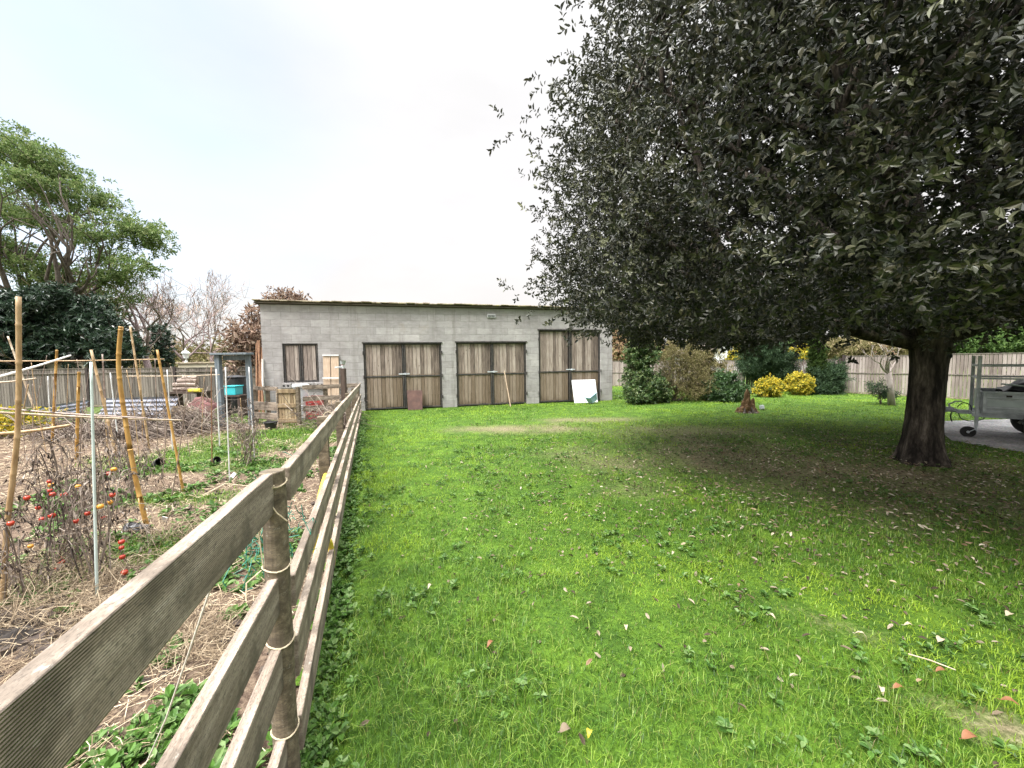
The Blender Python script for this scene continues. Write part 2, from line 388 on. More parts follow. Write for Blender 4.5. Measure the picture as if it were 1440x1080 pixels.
MT['grass_dry'] = M_leaf('dry_grass_blade', [(.12,.10,.035),(.17,.15,.05),(.10,.12,.03),(.22,.18,.09)], .6, .3, .3)
MT['weed'] = M_leaf('weed_leaf', [(.04,.10,.015),(.065,.15,.02),(.095,.19,.035),(.15,.23,.08)], .55, .25, .35)
MT['tomato'] = M_simple('tomato_skin', [(.30,.022,.012),(.42,.045,.018)], 4, .25, 0)
MT['tomato_orange'] = M_simple('unripe_tomato_skin', [(.55,.22,.03),(.62,.33,.05)], 4, .25, 0)
# block wall
def M_blocks():
    t = NT('concrete_blocks'); br = t.n('ShaderNodeTexBrick')
    tc = t.n('ShaderNodeTexCoord'); sp = t.n('ShaderNodeSeparateXYZ'); t.l(tc.outputs['Object'], sp.inputs[0]); cb = t.n('ShaderNodeCombineXYZ')
    wn = t.math('MULTIPLY', t.math('SUBTRACT', t.noise(t.coord('Object'), 7, 3), .5), .03)
    t.l(t.math('ADD', t.math('ADD', sp.outputs[0], t.math('MULTIPLY', sp.outputs[1], .999)), wn), cb.inputs[0]); t.l(t.math('ADD', sp.outputs[2], wn), cb.inputs[1]); t.l(cb.outputs[0], br.inputs['Vector'])
    br.inputs['Scale'].default_value = 1; br.inputs['Brick Width'].default_value=.5; br.inputs['Row Height'].default_value=.205
    br.inputs['Mortar Size'].default_value=.007; br.inputs['Mortar Smooth'].default_value=.5; br.inputs['Bias'].default_value=0
    br.inputs['Color1'].default_value=(.325,.315,.32,1); br.inputs['Color2'].default_value=(.41,.40,.405,1); br.inputs['Mortar'].default_value=(.285,.275,.272,1)
    big = t.noise(t.coord('Object'), .8, 6, .65)
    col = t.mix(.8, br.outputs[0], t.ramp(big,[(.3,(.72,.70,.67)),(.5,(.98,.97,.95)),(.7,(1.18,1.15,1.12))]), 'MULTIPLY')
    sm = t.noise(t.coord('Object',(1,1,2.5)), 5, 7, .7)
    col = t.mix(.6, col, t.ramp(sm,[(.3,(.68,.66,.63)),(.55,(1,1,1)),(.7,(1.25,1.23,1.2))]), 'MULTIPLY')
    pk = t.noise(t.coord('Object',(1,1,1)), 2.2, 4, .6)
    col = t.mix(t.ramp(pk,[(.6,(0,0,0)),(.7,(.4,)*3)]), col, (.33,.29,.25))
    stn = t.noise(t.coord('Object',(2.2,2.2,.22)), 1.6, 6, .65)
    col = t.mix(t.ramp(stn,[(.54,(0,0,0)),(.72,(.6,)*3)]), col, (.17,.155,.14))
    gr = t.noise(t.coord('Object'), 70, 4, .7)
    h = t.math('ADD', t.math('MULTIPLY', br.outputs[1], -1.4), t.math('MULTIPLY', gr, .7))
    h = t.math('ADD', h, t.math('MULTIPLY', sm, .8))
    t.bump(h, .55, .008)
    return t.fin(col, .95, 0, .2)
MT['blocks'] = M_blocks()
MT['tile'] = M_simple('mossy_tile', [(.10,.075,.05),(.24,.19,.14),(.36,.31,.23),(.30,.27,.10)], 9, .95, .5)
MT['fibre'] = M_simple('roof_sheet', [(.12,.10,.085),(.22,.19,.165)], 4, .95, .3)
MT['dark_in'] = M_simple('dark_timber', [(.03,.022,.016),(.06,.045,.035)], 5, .9, .2)
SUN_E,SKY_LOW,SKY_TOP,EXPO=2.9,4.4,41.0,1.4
# ================================================================ SETTING
fenceA = G(385+10, 1140); fenceB = G(507, 588)
P0 = V(385,673,0); 
def Gd(px, y): return G(px, 700) if y is None else V(px, 510, y)
# key ground points
FA, FB = G(513,578), G(861,563)
E = (FB-FA).normalized(); NIN = Vector((-E.y, E.x, 0))
RZ = math.atan2(E.y, E.x)
def plane_hit(px, py, q, n):
    d = ray(px,py); return CAM + d*((q-CAM).dot(n)/d.dot(n))
LC = plane_hit(369, 500, FA, NIN); LC.z = 0
def fx(px, py):
    p = plane_hit(px,py,FA,NIN)-LC; return p.dot(E), p.z
FT = G(1295,649)                      # holm oak foot
OAK = Vector((5.92, 5.45, 0))
# fence line (long rail fence)
NEARP = V(383, 676, 1.235); NEARP.z = 0     # bend post
FARP = plane_hit(506, 546, FA - NIN*.35, NIN); FARP.z = 0
_l = G(-30, 1028, 1.083); LEFTP = NEARP.lerp(Vector((_l.x,_l.y,0)), 1.35)
def fence_x(y):
    y = np.asarray(y, float)
    a = NEARP.x + (y-NEARP.y)*(FARP.x-NEARP.x)/(FARP.y-NEARP.y)
    b = NEARP.x + (y-NEARP.y)*(LEFTP.x-NEARP.x)/(LEFTP.y-NEARP.y)
    return np.where(y>NEARP.y, a, b)
DR = [G(1319,593), G(1322,607), G(1338,620), G(1380,628), G(1440,637)]
DRIVE = [(p.x,p.y) for p in DR] + [(30,5.0),(30,13.0),(DR[0].x+3.0, DR[0].y+.25)]
def in_poly(x, y, poly):
    r = np.zeros_like(x, bool); n = len(poly)
    for i in range(n):
        x1,y1 = poly[i]; x2,y2 = poly[(i+1)%n]
        c = ((y1>y)!=(y2>y)) & (x < (x2-x1)*(y-y1)/(y2-y1+1e-12)+x1); r ^= c
    return r
def facade_d(x,y):  # signed distance in front of the facade (positive = camera side)
    return -((x-LC.x)*NIN.x + (y-LC.y)*NIN.y)
def bare_mask(x, y):
    """how worn the lawn is: 0 green .. 1 bare earth (a worn area under and left of the oak, a few scuffs)"""
    m = np.zeros_like(x)
    def spot(px,py,rx,ry,a,rot=0):
        c = G(px,py); dx=x-c.x; dy=y-c.y
        ca,sa=math.cos(rot),math.sin(rot); u=(dx*ca+dy*sa)/rx; v=(-dx*sa+dy*ca)/ry
        return a*np.exp(-(u*u+v*v))
    m += spot(1190,655,3.4,1.7,.36) + spot(1000,640,2.4,1.3,.34) + spot(1380,720,1.7,.9,.28) + spot(1230,662,1.8,.7,.3)
    m += spot(720,603,1.4,.55,.85) + spot(830,590,1.6,.5,.65)+ spot(870,690,.5,.35,.3) + spot(960,605,1.9,.8,.42)
    m += spot(1345,1000,.22,.08,.55,-.6) + spot(1190,885,.3,.10,.5,-.7) + spot(1420,1030,.16,.08,.6)
    n = fbm(x,y,.55,5); n2 = fbm(x,y,1.7,9)
    m = m*(.45+1.0*n)*(.55+.9*n2) + .25*np.clip(n-.62,0,1)
    return np.clip(m*1.15,0,1)
def sheet(name, x0,x1,y0,y1, st, keep, zf, mat, attr=None, kind='structure'):
    xs = np.arange(x0,x1+st/2,st); ys = np.arange(y0,y1+st/2,st); X,Y = np.meshgrid(xs,ys)
    nx,ny = len(xs),len(ys); idx = np.arange(nx*ny).reshape(ny,nx)
    q = np.stack([idx[:-1,:-1],idx[:-1,1:],idx[1:,1:],idx[1:,:-1]],-1).reshape(-1,4)
    cx = X.ravel()[q].mean(1); cy = Y.ravel()[q].mean(1); q = q[keep(cx,cy)]
    Z = zf(X,Y); v = np.stack([X,Y,Z],-1).reshape(-1,3)
    us = np.unique(q); mp = -np.ones(nx*ny,int); mp[us]=np.arange(len(us)); q = mp[q]; v=v[us]
    a = {k:f(X,Y).ravel()[us] for k,f in (attr or {}).items()}
    o = raw(name, v, q.ravel(), np.arange(len(q))*4, mat, loc=(0,0,0), smooth=True, attr=a); return tag(o, kind=kind)
# ground: one big sheet
def M_ground():
    t = NT('field_earth'); f = t.noise(t.coord('Object'), .35, 8, .65)
    col = t.ramp(f,[(.3,(.05,.075,.018)),(.5,(.07,.10,.025)),(.7,(.13,.12,.06))]); t.bump(t.noise(t.coord('Object'),9,5),.5,.03); return t.fin(col,.95,0,.1)
def M_lawn():
    t = NT('lawn_turf'); at = t.n('ShaderNodeAttribute', attribute_name='bare')
    f = t.noise(t.coord('Object'), 3.2, 9, .72); f2 = t.noise(t.coord('Object'), 30, 6, .7)
    g = t.ramp(t.math('ADD', t.math('MULTIPLY',f,.6), t.math('MULTIPLY',f2,.4)), [(.32,(.016,.038,.006)),(.48,(.045,.095,.011)),(.6,(.09,.165,.016)),(.74,(.15,.215,.03))])
    s = t.ramp(f2,[(.3,(.06,.048,.028)),(.5,(.17,.14,.085)),(.62,(.26,.22,.14)),(.75,(.38,.33,.25))])
    k = t.math('ADD', at.outputs['Fac'], t.math('MULTIPLY', t.math('SUBTRACT', f2, .5), .9))
    col = t.mix(t.ramp(k,[(.22,(0,0,0)),(.95,(1,1,1))]), g, s)
    t.bump(t.math('ADD', f2, t.noise(t.coord('Object'),90,4)), .7, .02); return t.fin(col,.9,0,.15)
def M_soil():
    t = NT('dry_soil'); f = t.noise(t.coord('Object'), 2.4, 9, .72); f2 = t.noise(t.coord('Object'), 26, 7, .72)
    col = t.ramp(f2, [(.3,(.035,.025,.02)),(.46,(.105,.074,.055)),(.6,(.215,.16,.115)),(.74,(.34,.275,.2))])
    at = t.n('ShaderNodeAttribute', attribute_name='green')
    k = t.math('ADD', at.outputs['Fac'], t.math('MULTIPLY', t.math('SUBTRACT', f2, .5), .8))
    col = t.mix(t.ramp(k,[(.35,(0,0,0)),(.65,(.8,)*3)]), col, (.06,.11,.02))
    t.bump(t.math('ADD', f, f2), .8, .04); return t.fin(col,.95,0,.1)
def M_gravel():
    t = NT('gravel'); vo = t.n('ShaderNodeTexVoronoi'); vo.inputs['Scale'].default_value=45; t.l(t.coord('Object'), vo.inputs['Vector'])
    f = t.noise(t.coord('Object'), 1.4, 8, .7)
    col = t.ramp(f,[(.3,(.13,.115,.105)),(.5,(.235,.21,.20)),(.7,(.34,.31,.295))])
    col = t.mix(.5, col, vo.outputs['Color'], 'OVERLAY')
    hs = t.n('ShaderNodeHueSaturation'); hs.inputs['Saturation'].default_value=.25; t.l(col,hs.inputs['Color'])
    t.bump(vo.outputs['Distance'],.7,.02); return t.fin(hs.outputs[0],.95,0,.2)
g = MB(); g.add([(-400,-300,-.035),(400,-300,-.035),(400,600,-.035),(-400,600,-.035)],[(0,1,2,3)])
tag(g.obj('ground', M_ground(), loc=(0,0,0)), kind='structure')
def green_mask(x,y):
    m = np.zeros_like(x)
    for px,py,rx,ry,a in ((400,612,1.6,1.1,1.2),(300,640,1.1,.6,.8),(245,700,.9,.35,.8),(215,765,.4,.25,1.1),(370,655,.7,.35,1.0),(210,660,.7,.4,.6),(340,760,.25,.5,.7),(120,650,.9,.5,.5),(60,820,.35,.3,.6),(300,820,.2,.3,.4),(240,1000,.2,.2,.5)):
        c=G(px,py); m += a*np.exp(-(((x-c.x)/rx)**2+((y-c.y)/ry)**2))
    m += .9*np.clip((y-8.5)/2,0,1)
    return np.clip(m*(.35+1.1*fbm(x,y,.5,31)),0,1)
lawn_keep = lambda x,y: (x > fence_x(y)-.02) & (facade_d(x,y)>-.3)
sheet('lawn', -4.6, 18, -1, 24, .12, lambda x,y: ((x>fence_x(y)-.02)|(y>FARP.y)) & ((facade_d(x,y)>-.1)|(x>FB.x-.05)), lambda X,Y: .012*fbm(X,Y,.8,2)-.006, M_lawn(), {'bare':bare_mask})
sheet('vegetable_bed', -22, 0, -1, 14, .1, lambda x,y: (x<fence_x(y)+.02), lambda X,Y: -.012+.045*(fbm(X,Y,.35,12)-.5)+.03*(fbm(X,Y,1.4,14)-.5), M_soil(), {'green':green_mask})
gd = MB(); gd.add([(x,y,.012) for x,y in DRIVE], [tuple(range(len(DRIVE)))])
tag(gd.obj('driveway', M_gravel(), loc=(0,0,0)), kind='structure')

# ================================================================ GRASS
def blades(name, x, y, h, w, mat, lean=.45, z=0., kind='stuff', label=None, tone=None):
    n=len(x); a=rng.random(n)*2*PI; d=np.stack([np.cos(a),np.sin(a),np.zeros(n)],1); s=np.stack([-np.sin(a),np.cos(a),np.zeros(n)],1)
    p=np.stack([x,y,np.full(n,z)],1); h=h[:,None]; w=np.broadcast_to(w,(n,))[:,None]; le=np.abs(rng.normal(size=(n,1))*lean)+.1
    up=np.array([[0,0,1.]]); m=p+up*h*.55+d*h*le*.35; t=p+up*h*(1-.3*np.minimum(le,1.4))+d*h*le
    q=[p-s*w/2,p+s*w/2,m+s*w*.4,m-s*w*.4,t]
    v=np.stack(q,1).reshape(-1,3); b=(np.arange(n)*5)[:,None]
    loops=(b+np.array([0,1,2,3,3,2,4])).ravel(); st=(np.arange(n)[:,None]*7+np.array([0,4])).ravel()
    o=raw(name,v,loops,st,mat,loc=(0,0,0),attr=None if tone is None else {'tone':np.repeat(tone,5)}); return tag(o,None,None,kind=kind)
def scatter_tri(n, ymin, ymax, power=1.0):
    """random points inside the view wedge between two depths, a little wider than the frame"""
    y = ymin+(ymax-ymin)*rng.random(int(n))**power
    x = (rng.random(len(y))*2-1)*(y*1.36+.5)
    keep = rng.random(len(y)) < (y*1.36+.5)/(ymax*1.36+.5)
    return x[keep], y[keep]
bx=[];by=[];bh=[];bw=[]
dx=[];dy=[];dh=[];dw=[]
for (y0,y1,dens,h0,w0) in ((.35,1.6,9000,.052,.0026),(1.6,3.0,5800,.052,.0035),(3.0,5.0,3000,.055,.0048),(5.0,8.5,1250,.05,.0074),(8.5,15,450,.05,.012),(15,22,150,.06,.02)):
    n = dens*(y1-y0)*2*(y1*1.36+.5); x,y = scatter_tri(n,y0,y1)
    k = ((x>fence_x(y)+.02)|(y>FARP.y)) & ((facade_d(x,y)>.05)|(x>FB.x+.1)) & ~in_poly(x,y,DRIVE) & ((x-FT.x)**2+(y-FT.y)**2>.36**2)
    x,y=x[k],y[k]; b=bare_mask(x,y); cl=fbm(x,y,.45,40); hl=fbm(x,y,1.3,44)
    k = rng.random(len(x)) < np.clip(1.05-b*1.25,0.04,1)*(.45+.9*cl); x,y,b,cl,hl=x[k],y[k],b[k],cl[k],hl[k]
    tu=fbm(x,y,.14,47); h=h0*(.12+.75*cl**1.4+.8*np.clip(hl-.45,0,1)*2+.9*np.clip(tu-.5,0,1)*2)*(1-.45*b)*(.6+.8*rng.random(len(x)))
    dry = rng.random(len(x)) < .05+.5*b+.18*np.clip(.5-hl,0,1)
    for L_,a_ in ((bx,x[~dry]),(by,y[~dry]),(bh,h[~dry]),(dx,x[dry]),(dy,y[dry]),(dh,h[dry]*.8)): L_.append(a_)
    bw.append(np.full((~dry).sum(),w0)); dw.append(np.full(dry.sum(),w0*.9))
gx,gy_=np.concatenate(bx),np.concatenate(by); gt_=np.clip((fbm(gx,gy_,.75,51)-.5)*3.0+(fbm(gx,gy_,.13,53)-.5)*2.2+.25*np.clip((gy_-5)/5,0,1)+.06+.9*(fbm(gx,gy_,1.9,57)-.5),0,.95)
blades('lawn_grass',*map(np.concatenate,(bx,by,bh,bw)),MT['grass'],lean=.85,tone=gt_)
blades('dry_lawn_grass',*map(np.concatenate,(dx,dy,dh,dw)),MT['grass_dry'],lean=.8)
# green patches in the vegetable bed
x=rng.uniform(-9,0,260000); y=rng.uniform(1.2,13.5,260000); k=(x<fence_x(y)-.03)&(facade_d(x,y)>.05)&(rng.random(len(x))<np.clip(green_mask(x,y)-.3,0,1)*1.5)
x,y=x[k],y[k]; blades('bed_grass',x,y,.03+.055*rng.random(len(x)),.006+.0007*y,MT['grass'],lean=.7,z=-.02)
# weeds: rosettes of small leaves at the fence foot and in the turf
def rosettes(name, x, y, n, L, W, mat, z=.0, up=.35):
    m=len(x); a=rng.random((m,n))*2*PI; e=up+rng.normal(size=(m,n))*.25
    d=np.stack([np.cos(a)*np.cos(e),np.sin(a)*np.cos(e),np.sin(e)],-1); sc=(.6+.8*rng.random((m,1)))
    pos=np.stack([np.broadcast_to(x[:,None],a.shape),np.broadcast_to(y[:,None],a.shape),z+rng.random((m,n))*L*.9],-1)+d*L*.25*rng.random((m,n,1))
    nor=np.array([0,0,1.])+rng.normal(size=pos.shape)*.3
    o=leafobj(name,pos.reshape(-1,3),d.reshape(-1,3),nor.reshape(-1,3),(L*sc*np.ones((1,n))).ravel(),(W*sc*np.ones((1,n))).ravel(),mat,loc=(0,0,0)); return tag(o,kind='stuff')
y=rng.uniform(.5,10,2600)**1.0; y=.5+9.5*rng.random(3000)**1.7; x=fence_x(y)+np.abs(rng.normal(size=3000))*.085+.02
rosettes('fence_foot_weeds',x[::3],y[::3],8,.030,.021,MT['weed'],z=.008,up=.4)
x,y=scatter_tri(11000,.5,7,1.3); k=(x>fence_x(y)+.1)&~in_poly(x,y,DRIVE)&(fbm(x,y,.5,60)>.56); x,y=x[k],y[k]
rosettes('lawn_clover',x,y,7,.026,.016,MT['weed'],z=.012,up=.3)
y=1.0+5.5*rng.random(2600)**1.4; x=fence_x(y)-.05-3.4*rng.random(2600); k=fbm(x,y,.4,70)>.57; x,y=x[k],y[k]
rosettes('bed_weeds',x,y,9,.05,.028,MT['weed'],z=-.015,up=.35)
c=[G(205,770),G(222,1040),G(190,1050),G(350,680),G(60,835),G(380,650),G(250,1020),G(300,800),G(400,770)]
x=np.concatenate([p.x+rng.normal(size=26)*.09 for p in c]); y=np.concatenate([p.y+rng.normal(size=26)*.07 for p in c])
k=x<fence_x(y)-.03; rosettes('broad_bed_weeds',x[k],y[k],8,.033,.019,MT['weed'],z=-.01,up=.45)
# straw mulch
n=34000; y=.55+8.5*rng.random(n)**1.5; x=fence_x(y)-.02-rng.random(n)*(1.2+.95*y); k=(fbm(x,y,.5,80)+.15*rng.random(n)>.45)&(green_mask(x,y)<.75); x,y=x[k],y[k]; n=len(x)
p=np.stack([x,y,-.012+.05*rng.random(n)**2],1); d=np.stack([rng.normal(size=n),rng.normal(size=n),rng.normal(size=n)*.16],1)
tag(strips('straw_mulch',p,d,(.03+.09*rng.random(n))*(1+.08*y),.0018+.0007*y,MT['straw'],loc=(0,0,0)),kind='stuff')
# dark clods of turned earth and stones
cl=MB()
for i in range(420):
    yy=.8+5*random.random()**1.5; xx=float(fence_x(yy))-.06-random.random()*(1+.8*yy); cl.blob((xx,yy,-.004),random.uniform(.008,.035),7,.3,(1,1,.6))
for i in range(60):
    p=G(random.uniform(0,60),random.uniform(860,925)); cl.blob((p.x+random.gauss(0,.1),p.y,.0),random.uniform(.03,.06),8,.3,(1,1,.6))
tag(cl.obj('soil_clods',M_simple('dark_earth',[(.02,.015,.012),(.055,.04,.032),(.09,.07,.055)],9,.95,.5),loc=(0,0,0)),kind='stuff')
# leaf litter under the oak + individual larger fallen leaves
def litter(name, n, mat, L, spread, mk=None, z=.014):
    x=FT.x-.9+rng.normal(size=n)*spread; y=FT.y-.7+rng.normal(size=n)*spread*.72; k=(x>fence_x(y)+.2)&~in_poly(x,y,DRIVE)&(y>.7)&(facade_d(x,y)>.3)
    x,y=x[k],y[k]; m=len(x); d=np.stack([rng.normal(size=m),rng.normal(size=m),rng.normal(size=m)*.3],1)
    o=leafobj(name,np.stack([x,y,z+.03*rng.random(m)],1),d,np.array([0,0,1.])+rng.normal(size=(m,3))*.35,L*(.6+.8*rng.random(m)),L*.45,mat,loc=(0,0,0)); return tag(o,kind='stuff')
litter('leaf_litter',9000,MT['litter_dark'],.037,2.5,z=.004)
litter('pale_leaf_litter',1500,MT['litter'],.040,1.9,z=.024)
# ================================================================ CONCRETE SHED
shed = thing('concrete_shed','long low concrete block shed with three pairs of plank doors and a shuttered window','shed',LC,None,RZ)
WL = fx(861,500)[0]; WH = fx(369,424)[1]-.05
op=[]  # x0,x1,z0,z1
x0,_=fx(397.5,500); x1,z0=fx(449,537); _,z1=fx(420,483); op.append((x0,x1,z0,z1))
for a,b,t in ((511.7,621.4,482),(642,740.2,481),(757.8,844.4,464)):
    op.append((fx(a,520)[0],fx(b,520)[0],0.0,fx((a+b)/2,t)[1]))
T=.2
w=MB(); cur=0
for (a,b,c,d) in op:
    w.bb(cur,a,0,T,-.05,WH)
    w.bb(a,b,0,T,d,WH)
    if c>0: w.bb(a,b,0,T,-.05,c)
    cur=b
w.bb(cur,WL,0,T,-.05,WH)
w.bb(0,T,T,6,-.05,WH); w.bb(WL-T,WL,T,6,-.05,WH); w.bb(T,WL-T,6-T,6,-.05,WH)
w.obj('wall',MT['blocks'],shed,local=True)
# roof: fibre sheet with a ragged row of tiles along the front edge
rf=MB(); rf.bb(-.12,WL+.05,-.07,6.2,WH,WH+.035); roof=rf.obj('roof',MT['fibre'],shed,local=True)
tl=MB(); x=-.15
while x<WL+.08:
    ww=random.uniform(.2,.3); z=WH+.037+random.uniform(0,.014)
    tl.box((x+ww/2,.12+random.uniform(-.02,.012),z+.02),(ww-.004,.52,.03+random.uniform(-.006,.012)),Matrix.Rotation(random.uniform(-.03,.03),3,'Y')@Matrix.Rotation(-.05+random.uniform(-.03,.03),3,'X'))
    x+=ww
tl.obj('edge_tiles',MT['tile'],roof,local=True,bevel=.008)
fs=MB(); fs.bb(-.1,WL+.03,-.04,-.012,WH-.022,WH-.003); fs.obj('fascia',MT['dark_in'],shed,local=True)
def leaf(name,mat,xa,xb,za,zb,mid,frame=True,y=.045):
    p=MB(); x=xa+.05; 
    while x<xb-.05:
        ww=min(random.uniform(.085,.125),xb-.05-x)
        if ww>.02: p.bb(x,x+ww-.009,y+random.uniform(-.006,.006),y+.025,za+.045+random.uniform(-.012,.012),zb-.045)
        x+=ww
    lf=p.obj(name,mat,shed,local=True)
    f=MB(); fw=.042
    f.bb(xa,xb,y-.018,y+.03,zb-fw,zb); f.bb(xa,xb,y-.018,y+.03,za,za+fw)
    f.bb(xa,xa+fw,y-.02,y+.03,za+fw,zb-fw); f.bb(xb-fw,xb,y-.02,y+.03,za+fw,zb-fw)
    if mid: f.bb(xa+fw,xb-fw,y-.015,y+.028,mid-.022,mid+.022)
    f.obj('iron_frame',MT['iron'],lf,local=True,bevel=.004)
    return lf
(a,b,c,d)=op[0]; m=(a+b)/2
leaf('shutter',MT['shutter'],a+.012,m-.006,c+.01,d-.01,None); leaf('shutter',MT['shutter'],m+.006,b-.012,c+.01,d-.01,None)
sl=MB()
for i in range(5):
    xx=a-.08+i*.29; sl.bb(xx,xx+.27,-.05,-.002,c-.16,c-.015)
sill=sl.obj('window_sill',MT['blocks'],shed,local=True,bevel=.006)
for i in range(5):
    for q in (.085,.19): MB().lathe([(.028,0),(.028,.004)],(a-.08+i*.29+q,-.0505,c-.085),14,(0,-1,0)).obj('block_hole',MT['black'],sill,local=True)
for (k,mids,midc) in ((1,(530,528),568.4),(2,(526.7,524.7),692.6),(3,(522.8,522),802.6)):
    (a,b,c,d)=op[k]; m=fx(midc,520)[0]
    zm=fx(midc,sum(mids)/2)[1]
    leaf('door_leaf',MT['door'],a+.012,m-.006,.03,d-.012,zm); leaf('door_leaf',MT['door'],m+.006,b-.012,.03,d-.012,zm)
    h=MB()   # hinge pins on the outer frame
    h.bb(a-.03,b+.03,-.02,.06,d-.012,d+.022); hd=h.obj('door_header',MT['iron'],shed,local=True)
    l_=MB(); l_.bb(m-.16,m+.16,.012,.022,zm+.05,zm+.085); l_.bb(m+.02,m+.06,-.03,.012,zm+.04,zm+.095); l_.obj('latch',MT['galv'],hd,local=True)
    for xx in (a-.004,b+.004):
        for zz in (.35,zm,d-.3): MB().lathe([(.018,-.05),(.018,.05)],(xx,-.02,zz),8).obj('hinge',MT['iron'],hd,local=True)
vx0,vz=fx(685,446.5); vx1,vz1=fx(696.5,442)
v=MB(); v.bb(vx0,vx1,-.03,.0-.002,vz,vz1); vt=v.obj('air_vent',MT['pale_metal'],shed,local=True)
v=MB(); 
for i in range(3): v.bb(vx0+.02,vx1-.02,-.034,-.031,vz+.02+i*.022,vz+.03+i*.022)
v.obj('vent_slots',MT['black'],vt,local=True)

def fpt(px,py,out=0.05):
    """world point on a plane a little in front of the facade"""
    return plane_hit(px,py,FA-NIN*out,NIN)
# things leaning on the facade
def lean_panel(name,label,cat,pxs,mat,th,out_bot,out_top,group=None,extra=None):
    (a,b,c,d)=pxs # bottom-left, bottom-right, top-right, top-left pixels
    q=[fpt(*a,out_bot),fpt(*b,out_bot),fpt(*c,out_top),fpt(*d,out_top)]
    for i in (0,1): q[i].z=max(q[i].z*0+.0,.0)
    n=(q[1]-q[0]).cross(q[3]-q[0]).normalized()
    m=MB(); m.add(q+[p-n*th for p in q],[(0,1,2,3),(7,6,5,4),(0,4,5,1),(1,5,6,2),(2,6,7,3),(3,7,4,0)])
    return tag(m.obj(name,mat,loc=(q[0]+q[1])/2,bevel=.004),label,cat,group)
lean_panel('rusty_sheet','rusty brown metal sheet propped against the left pair of plank doors','metal sheet',((574,576),(594,574),(594,549),(572,549)),MT['rust'],.012,.30,.04)
lean_panel('white_board','large white square board leaning on the right pair of plank doors','board',((808,567),(841,566),(837,533.5),(804,534.5)),MT['white'],.02,.34,.05)
# pale blue tub in front of the white board
bp=fpt(834,566,.62); bp.z=0
tb=thing('storage_tub','pale blue plastic tub tipped in front of the white board','tub',bp)
A=Matrix.Rotation(RZ+.3,3,'Z')@Matrix.Rotation(-.5,3,'Y')
def rings(M,c,secs,cap=True):
    m=MB(); vs=[];fs=[]
    for (sx,sy,z) in secs:
        for (u,v) in ((-1,-1),(1,-1),(1,1),(-1,1)): vs.append(c+M@Vector((u*sx,v*sy,z)))
    for i in range(len(secs)-1):
        for k in range(4): fs.append((i*4+k,i*4+(k+1)%4,i*4+4+(k+1)%4,i*4+4+k))
    fs.append((3,2,1,0)); fs.append(tuple((len(secs)-1)*4+k for k in range(4))); m.add(vs,fs); return m
cc=bp+Vector((0,0,.07))
rings(A,cc,[(.12,.10,0),(.16,.135,.26),(.145,.12,.26),(.11,.09,.02)]).obj('tub_body',MT['blue_plastic'],tb,bevel=.008)
rings(A,cc+A@Vector((0,0,.225)),[(.155,.13,0),(.178,.15,.004),(.178,.15,.028),(.16,.134,.03),(.158,.132,.012)]).obj('tub_rim',MT['blue_plastic'],tb,bevel=.003)
# broom-like stick
s=MB(); s.tube([fpt(718,569.5,.45).xy.to_3d()+Vector((0,0,.0)),fpt(709,521,.06)],[.02,.017],10); tag(s.obj('wooden_stick',MT['stick'],loc=fpt(718,569.5,.45).xy.to_3d()),'long pale wooden stick leaning on the middle pair of plank doors','stick')
# two pale boards strapped together beside the window
pb=thing('board_pair','two tall pale planks strapped together beside the shuttered window','planks',fpt(465,545,.2).xy.to_3d())
for (a,b) in ((454,464),(465,476)):
    m=MB(); q0=fpt(a,545,.25);q1=fpt(b,545,.25);q0.z=q1.z=.02
    t0=fpt(a,499,.04);t1=fpt(b,498.5,.04); n=(q1-q0).cross(t0-q0).normalized(); q=[q0,q1,t1,t0]
    m.add(q+[p-n*.03 for p in q],[(0,1,2,3),(7,6,5,4),(0,4,5,1),(1,5,6,2),(2,6,7,3),(3,7,4,0)]); m.obj('plank',MT['pale_wood'],pb,bevel=.004)
for yy in (531.5,499.5):
    m=MB(); a=fpt(453.5,yy,.2-.16*(545-yy)/46);b=fpt(476.5,yy,.2-.16*(545-yy)/46); m.bar(a-NIN*.02,b-NIN*.02,.012,.04); m.obj('strap',MT['white'],pb)
# white bin and red sack behind the cross fence
c=V(424,575,9.9); c.z=0
bn=thing('white_drum','dull white lidded drum under the shuttered window','drum',c)
MB().lathe([(.16,0),(.17,.05),(.165,.35),(.172,.36),(.165,.38),(.165,.8),(.15,.83)],c,20).obj('drum_body',MT['tub'],bn,smooth=False)
MB().lathe([(.19,.83),(.195,.835),(.195,.89),(.17,.905),(.02,.91)],c,20).obj('drum_lid',MT['tub'],bn)
c=V(446,570,9.9); c.z=0
rs=thing('red_crate','red plastic crate behind the cross fence by the small gate','crate',c)
m=MB(); m.bb(c.x-.2,c.x+.2,c.y-.15,c.y+.15,.02,.06)
for k in range(5):
    m.bb(c.x-.2,c.x+.2,c.y-.15,c.y-.13,.12+k*.1,.19+k*.1); m.bb(c.x-.2,c.x+.2,c.y+.13,c.y+.15,.12+k*.1,.19+k*.1)
    m.bb(c.x-.2,c.x-.18,c.y-.129,c.y+.129,.12+k*.1,.19+k*.1); m.bb(c.x+.18,c.x+.2,c.y-.129,c.y+.129,.12+k*.1,.19+k*.1)
for sx in (-1,1):
    for sy in (-1,1): m.box((c.x+sx*.195,c.y+sy*.145,.31),(.025,.025,.58))
m.obj('crate_body',MT['red'],rs)
WO[rs]=c
